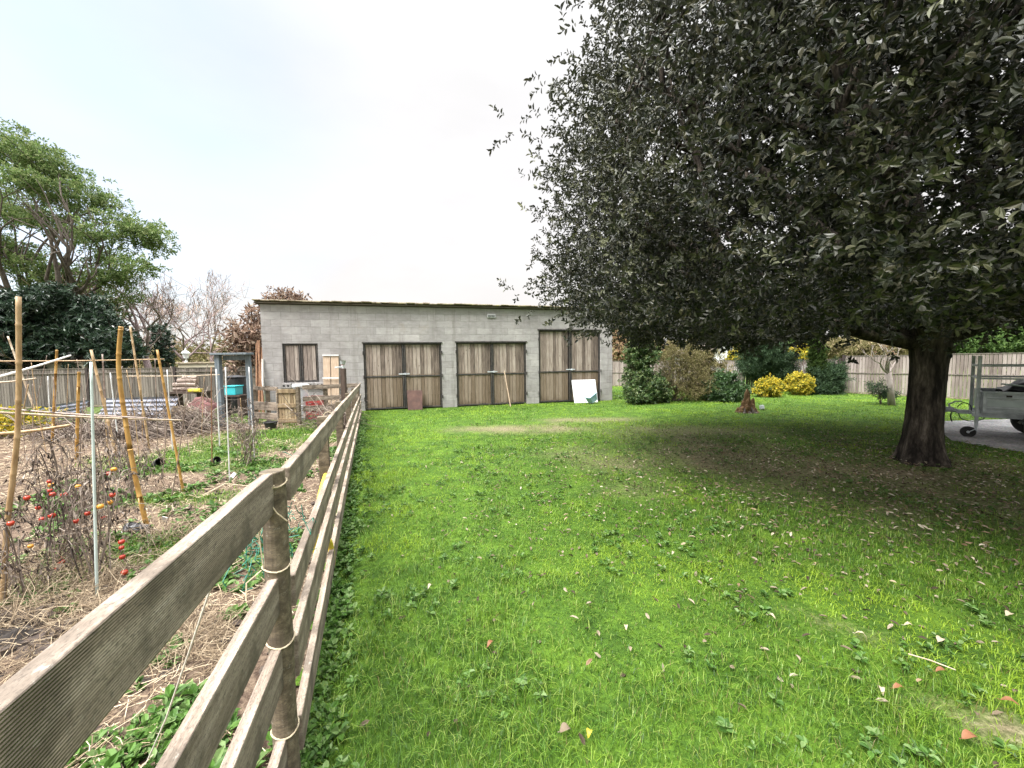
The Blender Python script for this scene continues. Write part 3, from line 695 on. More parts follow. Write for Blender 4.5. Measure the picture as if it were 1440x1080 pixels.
# brown poles leaning at the left corner
for i in range(9):
    bx_=V(random.uniform(356,372),560,10.4); bx_.z=0
    tp=V(random.uniform(360,371),random.uniform(478,505),11.0)
    m=MB(); m.tube([bx_,(bx_+tp)/2+Vector((random.uniform(-.02,.02),0,0)),tp],[.028,.026,.022],8,jit=.06)
    o=m.obj('timber_pole',MT['brown_pole'],loc=bx_); tag(o,'reddish brown timber pole in the bundle leaning at the shed left corner','pole','brown poles leaning at the shed corner')
bx_=V(368,548,10.55); bx_.z=0; tp=V(369.5,505,10.75)
tag(MB().tube([bx_,tp],.03,10).obj('white_pole',MT['bam_bleach'],loc=bx_),'short pale pole beside the brown pole bundle at the shed corner','pole')

# ================================================================ LONG RAIL FENCE
def railobj(name,p0,p1,h,t,mat,parent,facing=None,rag=.0,bevel=.004):
    """board as its own object, local x along it, z across its height"""
    p0,p1=Vector(p0),Vector(p1); x=(p1-p0); L=x.length; x.normalize(); z=Vector((0,0,1)); y=z.cross(x).normalized(); z=x.cross(y)
    m=MB(); N=max(2,int(L/.12)); vs=[];fs=[]
    for i in range(N+1):
        u=L*i/N; j=[random.uniform(-rag,rag) for _ in range(4)]
        for k,(a,b) in enumerate(((-1,-1),(1,-1),(1,1),(-1,1))): vs.append((u,a*t/2,b*h/2+j[k]*(1 if b>0 else .6)))
    for i in range(N):
        for k in range(4): fs.append((i*4+k,i*4+(k+1)%4,i*4+4+(k+1)%4,i*4+4+k)[::-1])
    fs.append((0,1,2,3)); fs.append(tuple(N*4+k for k in (3,2,1,0)))
    m.add(vs,fs); o=m.obj(name,mat,None,loc=(0,0,0),bevel=bevel,seg=2)
    MW=Matrix((x,y,z)).transposed().to_4x4(); MW.translation=p0-(WO[parent] if parent else Vector())
    o.parent=parent; o.matrix_basis=MW
    WO[o]=p0; return o
rfence = thing('rail_fence','long weathered grey rail fence of ribbed boards between the lawn and vegetable bed','fence',NEARP)
def ptop(y):  # rail top height along the run
    u=(y-NEARP.y)/(FARP.y-NEARP.y); return 1.075-.24*u if u>0 else 1.075
run=(FARP-NEARP).normalized(); side=Vector((run.y,-run.x,0))   # towards lawn
lrun=(LEFTP-NEARP).normalized(); lside=Vector((-lrun.y,lrun.x,0))
if lside.x<0: lside=-lside
def roundpost(c,top,r,mat,parent,bot=-.05):
    m=MB(); pts=[];rad=[]
    for i in range(11):
        z=bot+(top-bot)*i/10; pts.append((c.x+random.uniform(-.002,.002),c.y+random.uniform(-.002,.002),z)); rad.append(r*(1.06-.06*i/10))
    m.tube(pts,rad,20,jit=.012); o=m.obj('post',mat,parent,bevel=.004); return o
# near post
roundpost(NEARP,1.085,.036,MT['post'],rfence)
# posts along the run
total=(FARP-NEARP).length
for s_ in (1.95,3.6,5.5,7.6,9.7,total):
    c=NEARP+run*s_-side*.06; c.z=0; m=MB(); zt=ptop(c.y)-.02
    m.box((c.x,c.y,zt/2-.05),(.075,.075,zt+.1),Matrix.Rotation(math.atan2(run.y,run.x),3,'Z')); m.obj('post',MT['post'],rfence,bevel=.004)
levels=[(1.0-.0,.115),(.70,.105),(.465,.14),(.20,.13)]   # centre height drop below top -> rail centre heights at near post
offs=[.06,.415,.66,.94]; hts=[.115,.11,.15,.13]
joints=[0,3.62,7.62,total]
for (o_,h_) in zip(offs,hts):
    for a,b in zip(joints[:-1],joints[1:]):
        pa=NEARP+run*(a+(.045 if a==0 else .004))+side*(.012 if a else .028); pb=NEARP+run*(b-.004)+side*.012
        pa=pa.copy();pb=pb.copy(); pa.z=ptop(pa.y)-o_*(1-.15*a/total)+random.uniform(-.012,.012); pb.z=ptop(pb.y)-o_*(1-.15*b/total)+random.uniform(-.012,.012)
        railobj('rail',pa,pb,h_,.03,MT['pale_rail'],rfence,rag=.0025)
# near left section: four ribbed boards running past the camera
for (o_,h_) in zip((.062,.40,.64,.94),(.128,.12,.132,.115)):
    pa=NEARP+lrun*.034-lside*.004; pb=NEARP+lrun*1.12-lside*.004
    pa=pa.copy();pb=pb.copy(); pa.z=1.083-o_; pb.z=1.083-o_+.012
    railobj('rail',pb,pa,h_,.032,MT['rail'],rfence,rag=.0012,bevel=.003)
roundpost(LEFTP,1.085,.036,MT['post'],rfence)
# twine lashings
def loop_twine(z,r=.041,tails=()):
    m=MB(); pts=[NEARP+Vector((r*math.cos(a),r*math.sin(a),z+.006*math.sin(a*2))) for a in [2*PI*i/18 for i in range(19)]]
    m.tube(pts,.0026,5)
    for t in tails: m.tube([NEARP+Vector(p) for p in t],.0022,5)
    return m.obj('twine',MT['twine'],rfence)
loop_twine(1.045,tails=[[(.03,-.04,1.05),(.01,-.05,1.01),(.035,-.04,.96),(.06,-.03,.93)],[(-.03,-.05,1.05),(-.08,-.10,1.075),(-.06,-.2,1.078)]])
loop_twine(.77,tails=[[(-.03,-.03,.77),(-.06,-.06,.745),(-.05,-.08,.70)],[(-.02,-.036,.775),(-.028,-.038,.9),(-.02,-.036,1.04)]])
loop_twine(.515); loop_twine(.205)
for s_ in (1.95,5.5):
    m=MB(); c=NEARP+run*s_; 
    pts=[]
    for i in range(14):
        a=2*PI*i/13; p=c+side*(.045*math.cos(a))-side*.02; p=p.copy(); p.z=ptop(c.y)-.06+.075*math.sin(a); pts.append(p)
    m.tube(pts,.003,5); m.obj('twine',MT['twine'],rfence)
c=NEARP+run*8.4+side*.035
m=MB(); m.tube([Vector((c.x,c.y,ptop(c.y)+.005)),Vector((c.x+.01,c.y,ptop(c.y)-.25)),Vector((c.x-.01,c.y,ptop(c.y)-.5)),Vector((c.x,c.y+.03,ptop(c.y)-.62))],.007,6); m.obj('hanging_cord',MT['black'],rfence)
# loose string from the near rail to the soil
a=V(278,838,.93); b=G(198,1085); 
a=NEARP+lrun*.26-lside*.03; a=a.copy(); a.z=1.0
b=G(205,1075,.0); tag(MB().tube([a,(a*.6+b*.4)+Vector((0,0,-.02)),(a*.3+b*.7)+Vector((0,0,-.03)),b],.003,6).obj('loose_string',MT['string'],loc=b),'pale string slanting down from the near rail to the straw','string')
# yellow hose draped over a lower rail
hs=[(463,657,.10),(459,666,.03),(452,690,-.03),(447,715,-.06),(443,745,-.07),(446,780,-.08)]
pts=[]
hy0=3.05
for (px,py,o_) in hs:
    q=NEARP+run*2.1; p=plane_hit(px,py,q-side*.05,side); pts.append(p)
hb=pts[-1].copy(); hb.z=0
pts.append(Vector((hb.x+.03,hb.y+.1,.25))); pts.append(Vector((hb.x,hb.y+.2,.02)))
def smooth_pts(p,k=5):
    out=[]
    for i in range(len(p)-1):
        a,b,c,d=p[max(i-1,0)],p[i],p[i+1],p[min(i+2,len(p)-1)]
        for j in range(k):
            t=j/k; out.append(.5*((2*b)+(c-a)*t+(2*a-5*b+4*c-d)*t*t+(3*b-a-3*c+d)*t**3))
    out.append(p[-1]); return out
tag(MB().tube(smooth_pts(pts),.019,10).obj('garden_hose',MT['hose'],loc=hb,smooth=True),'bright yellow hose hanging behind the rail fence','hose')
# green netting snagged by the near post
nc=NEARP+run*.35-side*.08; nm=MB()
for i in range(90):
    p=Vector((nc.x+random.gauss(0,.03),nc.y+random.gauss(0,.10),.74+random.gauss(0,.085))); pts=[p]
    for k in range(3): p=p+Vector((random.gauss(0,.02),random.gauss(0,.025),random.gauss(-.012,.025))); pts.append(p)
    nm.tube(pts,.0016,4,cap=False)
tag(nm.obj('green_netting',MT['net'],loc=(nc.x,nc.y,.55)),'crumpled green netting snagged behind the round fence post','netting')

# ================================================================ CROSS FENCE + GATE
gy=8.9
cf=thing('cross_fence','low fence of horizontal boards between the small gate and the long rail fence','fence',V(425,600,gy).xy.to_3d())
a0=V(425,545,gy+.1); a1=V(503,545,9.6)
for zt,h_ in ((a0.z,.10),(a0.z-.27,.11),(a0.z-.50,.13)):
    p=a0.copy();q=a1.copy();p.z=zt;q.z=zt; railobj('rail',p,q,h_,.03,MT['gate'] if 0 else MT['pale_rail'],cf)
for u in (.38,.75):
    c=a0.lerp(a1,u); m=MB(); m.bb(c.x-.04,c.x+.04,c.y+.017,c.y+.09,-.05,a0.z+.04); m.obj('post',MT['post'],cf,bevel=.004)
gt=thing('garden_gate','small gate of upright weathered planks standing in the cross fence','gate',V(407,600,gy).xy.to_3d())
l=V(393.5,600,gy); r=V(418,600,gy); zt=V(405,548,gy).z; zb=.06
x=l.x; m=MB()
while x<r.x-.03:
    ww=min(.07,r.x-x); m.bb(x,x+ww-.012,gy,gy+.022,zb,zt-.05+random.uniform(-.01,.01)); x+=ww
m.obj('gate_planks',MT['gate'],gt)
for z in (zt-.03,(zt+zb)/2+.02,zb+.06):
    m=MB(); m.bb(l.x-.01,r.x+.01,gy-.03,gy-.002,z-.045,z+.045); m.obj('gate_rail',MT['gate'],gt,bevel=.004)
m=MB(); m.bb(l.x-.045,l.x-.012,gy-.02,gy+.03,zb-.02,zt+.05); m.obj('gate_stile',MT['pale_rail'],gt,bevel=.004)
m=MB(); m.bb(r.x+.014,r.x+.08,gy-.03,gy+.06,-.05,zt+.06); tag(m.obj('post',MT['post'],cf,bevel=.004))
# left part of cross fence, towards the grey frame
lf=thing('board_fence','short weathered board fence left of the small gate','fence',V(375,600,9.3).xy.to_3d())
p=V(356,546,9.4);q=V(390,545,9.05)
for zt2,h_ in ((p.z,.09),(p.z-.42,.2),(p.z-.66,.16)):
    a=p.copy();b=q.copy();a.z=zt2;b.z=zt2; railobj('rail',a,b,h_,.025,MT['pale_rail'],lf)
for u in (.03,.55):
    c=p.lerp(q,u); m=MB(); m.bb(c.x-.035,c.x+.035,c.y+.016,c.y+.08,-.05,p.z+.06); m.obj('post',MT['post'],lf,bevel=.004)
# black bucket
c=G(381,603); 
bk=thing('black_bucket','black plastic bucket on the grass left of the small gate','bucket',c)
MB().lathe([(.10,0),(.13,.15),(.135,.155),(.12,.155),(.095,.02),(.01,.02)],c,22).obj('bucket_body',MT['black'],bk,smooth=False)
MB().torus(c+Vector((0,0,.152)),.137,.009,(0,0,1)).obj('bucket_rim',MT['black'],bk,smooth=True)
m=MB(); m.tube([c+Vector((.137*math.cos(t),-.02-.05*math.sin(t),.15-.06*math.sin(t))) for t in [PI*i/10 for i in range(11)]],.004,6); m.obj('bucket_handle',MT['galv'],bk)
# dark post with grey cup gauge
c=G(486,607); c=V(486,607,8.3); c.z=0
pg=thing('gauge_post','dark square timber post carrying a grey cup beside the rail fence','post',c)
zt=V(486,518,8.3).z
m=MB(); m.box((c.x,c.y,zt/2-.05),(.095,.095,zt+.1)); m.obj('post_body',MT['dark_wood'],pg,bevel=.006)
MB().lathe([(.03,0),(.035,.06),(.03,.07),(.045,.10),(.06,.16),(.066,.165),(.055,.165),(.04,.11),(.005,.105)],(c.x,c.y,zt),16).obj('gauge_cup',MT['galv'],pg)
MB().bar((c.x-.16,c.y-.02,zt+.02),(c.x-.02,c.y,zt+.03),.06,.03).obj('gauge_bracket',MT['galv'],pg,bevel=.005)
MB().lathe([(.032,.06),(.036,.07),(.032,.08)],(c.x,c.y,zt+.001),14).obj('gauge_band',MT['red'],pg)

# ================================================================ BACK FENCES (vertical boards, dark posts)
def board_fence(name,label,pts,top,mat,post_every,cap=True,posts=None,width=.085,railz=(.55,)):
    base=Vector(pts[0]); f=thing(name,label,'fence',base)
    for i in range(len(pts)-1):
        a,b=Vector(pts[i]),Vector(pts[i+1]); L=(b-a).length; n=max(1,round(L/post_every)); d=(b-a)/L; nn=Vector((-d.y,d.x,0))
        if nn.y>0: nn=-nn     # towards camera
        R=Matrix.Rotation(math.atan2(d.y,d.x),3,'Z')
        for k in range(n):
            m=MB(); u=L*k/n+.05; e=L*(k+1)/n-.05; tt=top+random.uniform(-.015,.015)
            while u<e-.02:
                c=a+d*(u+width/2); m.box((c.x,c.y,.06+(tt-.06)/2+random.uniform(-.006,.006)),(width-.012,.02,tt-.06),R); u+=width
            p=m.obj('board_panel',mat,f)
            for z in railz:
                m=MB(); c=a+d*(L*(k+.5)/n)+nn*.022; m.box((c.x,c.y,z*top),(L/n-.1,.022,.035),R); m.obj('cross_rail',MT['boards_grey'],p)
            m=MB(); c=a+d*(L*(k+.5)/n); m.box((c.x,c.y,tt+.012),(L/n-.1,.05,.022),R); m.obj('top_rail',MT['boards_grey'],p)
            m=MB(); m.box((c.x,c.y,.025),(L/n-.1,.04,.05),R); m.obj('gravel_board',MT['alu'] if 0 else MT['pale_rail'],p)
        for k in range(n+1 if i==len(pts)-2 else n):
            c=a+d*(L*k/n); m=MB(); m.box((c.x,c.y,(top+.05)/2-.1),(.08,.08,top+.25),R); m.obj('post',MT['dark_post'],f)
    return f
q0=V(860,545,20.6);q1=V(1180,545,15.1)
q0.z=q1.z=0
board_fence('garden_fence','pale brown board fence with dark posts behind the shrubs right of the shed',[q0,q1],1.30,MT['boards'],2.9)
q2=V(1412,545,11.6); q3=q2+(q2-q1)*1.2; q2.z=q3.z=0; q1b=q1+(q2-q1).normalized()*.12
board_fence('garden_fence','pale brown board fence behind the holm oak and the trailer',[q1b,q3],1.42,MT['boards'],(q2-q1).length/2.0)
yb=14.2
q0=V(-140,560,yb-1.2);q1=V(365,560,yb+.2)
q0.z=q1.z=0
board_fence('plank_fence','grey upright board fence with dark posts behind the vegetable bed',[q0,q1],1.33,MT['boards_grey'],2.5,railz=(.9,))
# cream wall pieces showing over the grey fence
for (a,b,yt,d) in ((-20,119,510.5,14.75),(250,303,509.5,15.0)):
    l=V(a,yt,d);r=V(b,yt,d); w_=thing('cream_wall',{-20:'cream rendered garden wall seen over the left part of the grey fence',250:'short cream wall seen over the grey fence behind the log pile'}[a],'wall',((l.x+r.x)/2,d,0))
    m=MB(); m.bb(l.x,r.x,d,d+.2,-.05,l.z-.06); m.obj('wall_body',MT['cream'],w_,bevel=.01)
    m=MB(); m.bb(l.x-.05,r.x+.05,d-.05,d+.25,l.z-.06,l.z); m.obj('coping',MT['tile'],w_,bevel=.01)
def lantern(px,py,d,label):
    b=V(px,py,d); r=thing('wall_lantern',label,'lantern',b)
    MB().lathe([(.07,0),(.05,.03),(.03,.10),(.03,.16),(.09,.17)],b,12).obj('lantern_base',MT['lamp'],r)
    MB().lathe([(.075,.17),(.12,.36)],b,6).obj('lantern_glass',MT['glass'],r)
    MB().lathe([(.15,.36),(.10,.43),(.03,.47),(.03,.52),(.0,.54)],b,6,capt=False).obj('lantern_cap',MT['lamp'],r)
lantern(103,510.5,14.85,'pale lantern on the cream wall beside the dark evergreen tree')
lantern(262,509.8,15.1,'pale lantern on the short cream wall behind the log pile')
# ================================================================ TREES
def wob(p0,d,L,n,bend,up=0.):
    pts=[Vector(p0)]; d=Vector(d).normalized()
    for i in range(n):
        d=(d+Vector((random.gauss(0,bend),random.gauss(0,bend),random.gauss(0,bend)+up))).normalized(); pts.append(pts[-1]+d*(L/n))
    return pts,d
CLAMP=None
def grow(mb,p,d,L,r,dep,tips,bend=.12,up=.05,spread=.7,kids=(2,3),n=7,ratio=.68,mid=True):
    k=4 if dep>1 else 3
    pts,de=wob(p,d,L,k,bend,up)
    if CLAMP: pts=[pts[0]]+[CLAMP(q) for q in pts[1:]]
    mb.tube(pts,[r*(1-.45*i/k) for i in range(k+1)],n if dep>2 else (5 if dep>0 else 3),cap=False)
    if dep==0: tips.append((pts[-1],de)); return
    for i in range(random.randint(*kids)):
        q=random.choice(pts[2:]) if mid and i>0 else pts[-1]
        nd=(de+Vector(rdir(1)[0])*spread).normalized()
        grow(mb,q,nd,L*ratio*random.uniform(.8,1.15),r*.58,dep-1,tips,bend,up,spread,kids,n,ratio,mid)
# ---- holm oak
oak=thing('holm_oak','huge dark holm oak with a spreading evergreen crown over the lawn','tree',(FT.x,FT.y,0))
tb_=MB(); n=26; rings_=[]; vs=[];fs=[]
prof=[(-.1,.31),(.02,.285),(.1,.25),(.25,.222),(.45,.205),(.7,.196),(1.0,.19),(1.25,.192),(1.5,.21),(1.75,.24),(2.0,.25)]
hh=np.linspace(-.1,2.0,34)
for i,z in enumerate(hh):
    r=np.interp(z,[p[0] for p in prof],[p[1] for p in prof])
    for k in range(n):
        a=2*PI*k/n; fl=max(0,(.35-z))*.55
        f=1+.085*math.cos(2*a+4.9+z*.25)+.05*math.cos(5*a+1.3+z*.4)+fl*(.5*math.cos(5*a+.7)+.2)+.035*(vnoise(np.array([a*3.]),np.array([z*4]),1,77)[0]-.5)+random.uniform(-.012,.012)
        vs.append((FT.x+r*f*math.cos(a)+.03*z,FT.y+r*f*math.sin(a),z))
for i in range(len(hh)-1):
    for k in range(n): fs.append((i*n+k,i*n+(k+1)%n,(i+1)*n+(k+1)%n,(i+1)*n+k))
tb_.add(vs,fs)
tb_.obj('trunk',MT['oak_bark'],oak,smooth=True)
pz=[1.75,2.0,2.4,3.2,4.6,6.0,7.2,8.2,9.0]; pr=[4.2,4.8,5.1,5.25,5.2,4.55,3.6,2.4,1.0]
def oak_clamp(q):
    v=Vector((q.x-OAK.x,q.y-OAK.y,0)); z=min(max(q.z,1.5+.13*v.length),8.3); R_=float(np.interp(z,pz,pr))*.86
    if v.length>R_: v=v.normalized()*R_
    return Vector((OAK.x+v.x,OAK.y+v.y,z))
CLAMP=oak_clamp
lb=MB(); T0=Vector((FT.x,FT.y,1.45)); otips=[]
for (d,r,L,z) in (((-1,.05,.2),.10,2.6,1.58),((-.7,-.75,.5),.12,2.4,1.7),((.2,-1,.75),.12,2.3,1.8),((1,-.25,.35),.14,2.4,1.65),((.8,.7,.5),.12,2.3,1.75),((-.35,1,.45),.13,2.4,1.7),((.05,.1,1),.17,2.6,1.9),((-.5,.2,1),.12,2.6,1.85)):
    d=Vector(d).normalized(); p=Vector((FT.x,FT.y,z))+Vector((d.x,d.y,0))*.14
    grow(lb,p,d,L,r,4,otips,.12,.06,.75,(2,3),8,.74)
CLAMP=None
def crownpts(n,depth):
    z=1.75+7.25*rng.random(n)**1.05; a=rng.random(n)*2*PI
    r=np.interp(z,pz,pr); lump=fbm(a*r.clip(3)*1.0+50,z,1.5,91)
    dd=rng.exponential(depth,n)
    r=r*(1+.20*(lump-.5))-dd
    z=np.maximum(z,2.0+.5*np.clip(np.cos(a)*r/2.5,0,1.5)*(np.cos(a)>0))
    r=np.where(np.sin(a)>0,r*(1-.30*np.sin(a)),r)
    return np.stack([OAK[0]+r*np.cos(a),OAK[1]+r*np.sin(a),z+rng.normal(size=n)*.1],1), np.stack([np.cos(a),np.sin(a),(z-3.2)/5.],1)
P1,D1=crownpts(2250,.36)
nb=620; rr=5.0*np.sqrt(rng.random(nb)); aa=rng.random(nb)*2*PI
rr=np.where(np.sin(aa)>0,rr*(1-.30*np.sin(aa)),rr); bx_=OAK[0]+rr*np.cos(aa); by_=OAK[1]+rr*np.sin(aa)
P2=np.stack([bx_,by_,1.83+.42*np.clip((bx_-5.6)/1.2,0,1.7)+.65*(fbm(bx_,by_,1.2,95)-.4)+.3*np.clip(2.2-rr,0,2)*.5+.12*rng.normal(size=nb)**2],1); D2=np.stack([np.cos(aa)*.6,np.sin(aa)*.6,-.25*np.ones(nb)],1)
P3,D3=crownpts(150,1.3)
# sprays hanging in front of the shed
hp=[(752,395),(770,412),(800,425),(825,432),(850,445),(835,420),(862,445),(790,405),(850,425)]
P4=np.array([V(px,py,5.6+random.uniform(-.5,.8)) for px,py in hp]); D4=np.tile([[-.8,-.2,-.3]],(len(hp),1))
nr=np.linalg.norm(P1-np.array(CAM),axis=1)<5.2; P5=P1[nr]+rng.normal(size=(nr.sum(),3))*.38; D5=D1[nr]
P2=np.concatenate([P2,P5]); D2=np.concatenate([D2,D5])
Pc=np.concatenate([P1,P2,P3,P4]); Dc=npn(np.concatenate([D1,D2,D3,D4]))
kind=np.concatenate([np.zeros(len(P1)),np.ones(len(P2)),np.full(len(P3),2),np.zeros(len(P4))])
dist=np.linalg.norm(Pc-np.array(CAM),axis=1); nbr=np.array([(((Pc-q)**2).sum(1)<.62**2).sum() for q in Pc]); keep=(dist>1.5)&(nbr>6); Pc,Dc,kind,dist=Pc[keep],Dc[keep],kind[keep],dist[keep]
# thinner left edge: drop some clumps far to the left so sky shows through
S=30; cs=np.clip(.62+dist/15.,.92,1.45); cs=np.where(kind==2,cs*1.5,cs)
base=Pc[:,None]+rng.normal(size=(len(Pc),S,3))*np.array([.26,.26,.2]); Dd=npn(Dc[:,None]*.7+rng.normal(size=base.shape)*.55+np.array([0,0,.18]))
bz=base.reshape(-1,3); zmin=1.43+.048*bz[:,1]+.30*np.clip((3.0-bz[:,0])/1.6,0,1)+1.0*(fbm(bz[:,0],bz[:,1],.8,141)-.5)+.045*bz[:,1]*np.clip((bz[:,0]-5.9)/.8,0,1)
thin=np.repeat(np.where((Pc[:,0]<4.0)&(kind==0),rng.random(len(Pc))*.5+.42,1.0),S); kk=rng.random(len(thin))<thin; kk&=(np.linalg.norm(bz-np.array(CAM),axis=1)>2.2); kk&=(bz[:,2]>zmin)|np.repeat(np.arange(len(Pc))>=len(Pc)-len(P4),S)
csr=np.repeat(cs,S)
h3=fbm(Pc[:,0]*1.0+Pc[:,2]*.9,Pc[:,1]-Pc[:,2]*.7,1.1,133); kk&=~np.repeat((h3<np.where(Pc[:,0]<4.2,.38,.33))&(kind==0),S)
ton=np.clip(np.repeat(fbm(Pc[:,0]+Pc[:,2],Pc[:,1]-Pc[:,2],.9,131),S)*1.9-.80+rng.normal(size=len(kk))*.28,0,.9)*np.repeat(kind==0,S)  # paler young sprays on the outer crown; leaf highlights put into this colour too
pp,ld,no,Ls,Ws=sprigs(base.reshape(-1,3)[kk],Dd.reshape(-1,3)[kk],.13,9,.054*csr[kk],.0265*csr[kk],.75)
leafobj('crown',pp,ld,no,Ls,Ws,MT['oak_leaf'],oak,tone=np.repeat(ton[kk],9))
# twigs reaching to the outer clumps
tw=lb; tipa=np.array([list(t[0]) for t in otips]); sel=np.where((kind==0)&(dist<9)&(Pc[:,0]>3.0))[0]
for i in sel[rng.random(len(sel))<.55]:
    q=Vector(Pc[i]); j=np.argmin(((tipa-Pc[i])**2).sum(1)); a=Vector(tipa[j])
    if (a-q).length>2.2: a=q-Vector(Dc[i])*1.0-Vector((0,0,.2))
    m_=(a+q)/2+Vector(rdir(1)[0])*.12; tw.tube([a,m_,q,q+Vector(Dc[i])*.25],[.012,.008,.005,.002],4,cap=False)
lb.obj('limbs',MT['oak_bark'],oak,smooth=True)
print('oak leaves',len(pp))
# ---- generic crown from clumps
def clumps(name,P,D,S,sig,tl,nl,L,W,mat,parent,spread=.8,up=.2):
    P=np.asarray(P);D=npn(np.asarray(D)); base=P[:,None]+rng.normal(size=(len(P),S,3))*np.array(sig)
    Dd=npn(D[:,None]*.6+rng.normal(size=base.shape)*.6+np.array([0,0,up]))
    a=sprigs(base.reshape(-1,3),Dd.reshape(-1,3),tl,nl,L,W,spread); return leafobj(name,*a,mat,parent)
def ell(n,c,r,shell=.35,low=-1.):
    d=rdir(n); d[:,2]=np.where(d[:,2]<low,-d[:,2],d[:,2]); s=1-rng.random(n)*shell
    return np.array(c)+d*np.array(r)*s[:,None], d
# ---- tall robinia-like tree on the left
c=V(95,545,19); c.z=0
rb=thing('broadleaf_tree','tall light green tree with airy drooping crown behind the grey fence on the left','tree',c)
mb=MB(); tips=[]
def rb_clamp(q):
    w=V(200,300,19); t=q.z/V(95,190,19).z; lim=c.x+4.2*math.sqrt(max(.02,1-t*t)) ; q=q.copy(); q.z=min(q.z,V(95,235,19).z); q.x=min(q.x,lim); return q
CLAMP=rb_clamp
for d in ((-.5,-.2,1),(.15,-.3,1),(.45,-.1,1),(-.1,.5,1),(-.8,0,.9)):
    grow(mb,c+Vector((random.uniform(-.1,.1),random.uniform(-.1,.1),1.2)),d,3.5,.2,4,tips,.13,.03,.62,(2,3),7,.74)
CLAMP=None
mb.tube([c+Vector((0,0,-.2)),c+Vector((0,0,.7)),c+Vector((0,0,1.6))],[.5,.36,.32],12)
mb.obj('trunk',MT['bark'],rb,smooth=True)
tgt=[(20,200,2.0),(-40,240,2.6),(60,215,1.5),(95,240,1.4),(130,270,1.3),(170,300,1.0),(40,290,1.9),(90,310,1.6),(140,330,1.1),(190,330,.9),(215,325,.7),(10,350,2.0),(70,380,1.6),(120,400,1.4),(170,385,1.1),(205,370,.9),(222,345,.6),(30,430,1.6),(110,430,1.3),(-60,330,2.6),(-90,430,2.6),(150,430,1.0),(185,415,.8),(200,310,.7),(50,250,1.3),(155,355,1.0),(228,318,.45),(100,275,1.0)]
P=[];D=[]
for px,py,r in tgt:
    q=V(px-9,py+(8 if py<320 else 4),19+random.uniform(-2.0,1.6)); r*=.82; m=int(30*r*r+6); a,b=ell(m,q,(r*.95,r,r*.55),.8); P.append(a);D.append(b)
P=np.concatenate(P);D=np.concatenate(D); keep=rng.random(len(P))<.55
clumps('crown',P[keep],D[keep]*np.array([1,1,.4]),8,(.3,.3,.10),.34,9,.15,.058,MT['tree_leaf'],rb,.8,-.1)
# ---- dark evergreen below it
c=V(95,545,15.3); c.z=0
de=thing('evergreen_tree','dark glossy evergreen tree with large leaves below the tall light green tree','tree',c)
mb=MB(); tips=[]
for d in ((-.8,-.2,.8),(.6,-.3,.8),(.1,.1,1),(-.3,-.6,.9),(1,0,.5)): grow(mb,c+Vector((0,0,.5)),d,1.7,.11,3,tips,.12,.04,.6,(2,3),6,.72)
mb.tube([c+Vector((0,0,-.2)),c+Vector((0,0,.9))],[.2,.15],10); mb.obj('trunk',MT['bark'],de,smooth=True)
P=[];D=[]
for px,py,r in ((20,470,1.5),(75,440,1.0),(115,445,1.0),(140,475,.95),(95,480,1.3),(50,500,1.3),(0,440,1.0),(165,490,.7),(-50,470,1.6),(130,505,.9),(70,420,.55)):
    q=V(px,py,15.2+random.uniform(-.5,.5)); a,b=ell(int(60*r*r+10),q,(r,r,r*.75),.5); P.append(a);D.append(b)
clumps('crown',np.concatenate(P),np.concatenate(D),5,(.16,.16,.12),.16,9,.21,.068,MT['dark_leaf'],de,.95,.1)
# ---- bare winter trees behind the fence
def bare(px,d,H,label,seedr=.12,group=None,r=.16,dep=6,lean=(0,0)):
    c=V(px,545,d); c.z=0; t=thing('bare_tree',label,'tree',c,group); mb=MB(); tips=[]
    tr=[c+Vector((0,0,-.2)),c+Vector((lean[0]*.3,0,H*.12)),c+Vector((lean[0],lean[1],H*.26))]
    mb.tube(tr,[r*1.3,r,r*.9],9)
    tw_=MB()
    for k in range(4):
        a=2*PI*k/4+random.random(); grow(mb,tr[-1],(math.cos(a)*.75+lean[0]*.3,math.sin(a)*.75,.9),H*.24,r*.65,dep-2,tips,.16,.05,.75,(2,3),6,.76)
    mb.obj('trunk',MT['bare_bark'],t,smooth=True)
    P=np.array([list(a[0]) for a in tips]); Dv=np.array([list(a[1]) for a in tips])
    P=np.repeat(P,5,0)+rng.normal(size=(len(P)*5,3))*H*.02; Dv=npn(np.repeat(Dv,5,0)+rng.normal(size=(len(P),3))*.6)
    strips('fine_twigs',P+Dv*H*.035,Dv,H*.085*(.5+rng.random(len(P))),.012+d*.0004,MT['haze_twig'],t)
    return t,P
bare(215,21,7.2,'leafless tree with grey spreading branches right of the dark evergreen tree','',None,.16,6,(-.3,0))
bare(262,27,6.6,'leafless pinkish tree behind the cream wall and the log pile','',None,.14,6)
bare(300,33,8.6,'tall thin leafless tree left of the grey timber frame','',None,.12,6)
bare(178,31,8.0,'distant leafless tree half hidden behind the dark evergreen tree','',None,.15,6)
# ivy clad stump
c=V(233,545,17.5); c.z=0; iv=thing('ivy_trunk','narrow dead trunk wrapped in dark ivy behind the grey fence','tree',c)
zt=V(233,462,17.5).z
MB().tube([c+Vector((0,0,-.1)),c+Vector((.05,0,zt*.5)),c+Vector((-.03,0,zt))],[.16,.13,.09],9).obj('trunk',MT['bark'],iv,smooth=True)
z=rng.random(130)*zt; a=rng.random(130)*2*PI; P=np.stack([c.x+.2*np.cos(a),c.y+.2*np.sin(a),z],1); D=np.stack([np.cos(a),np.sin(a),.2+0*a],1)
clumps('ivy',P,D,4,(.09,.09,.1),.1,7,.09,.075,MT['dark_leaf'],iv)
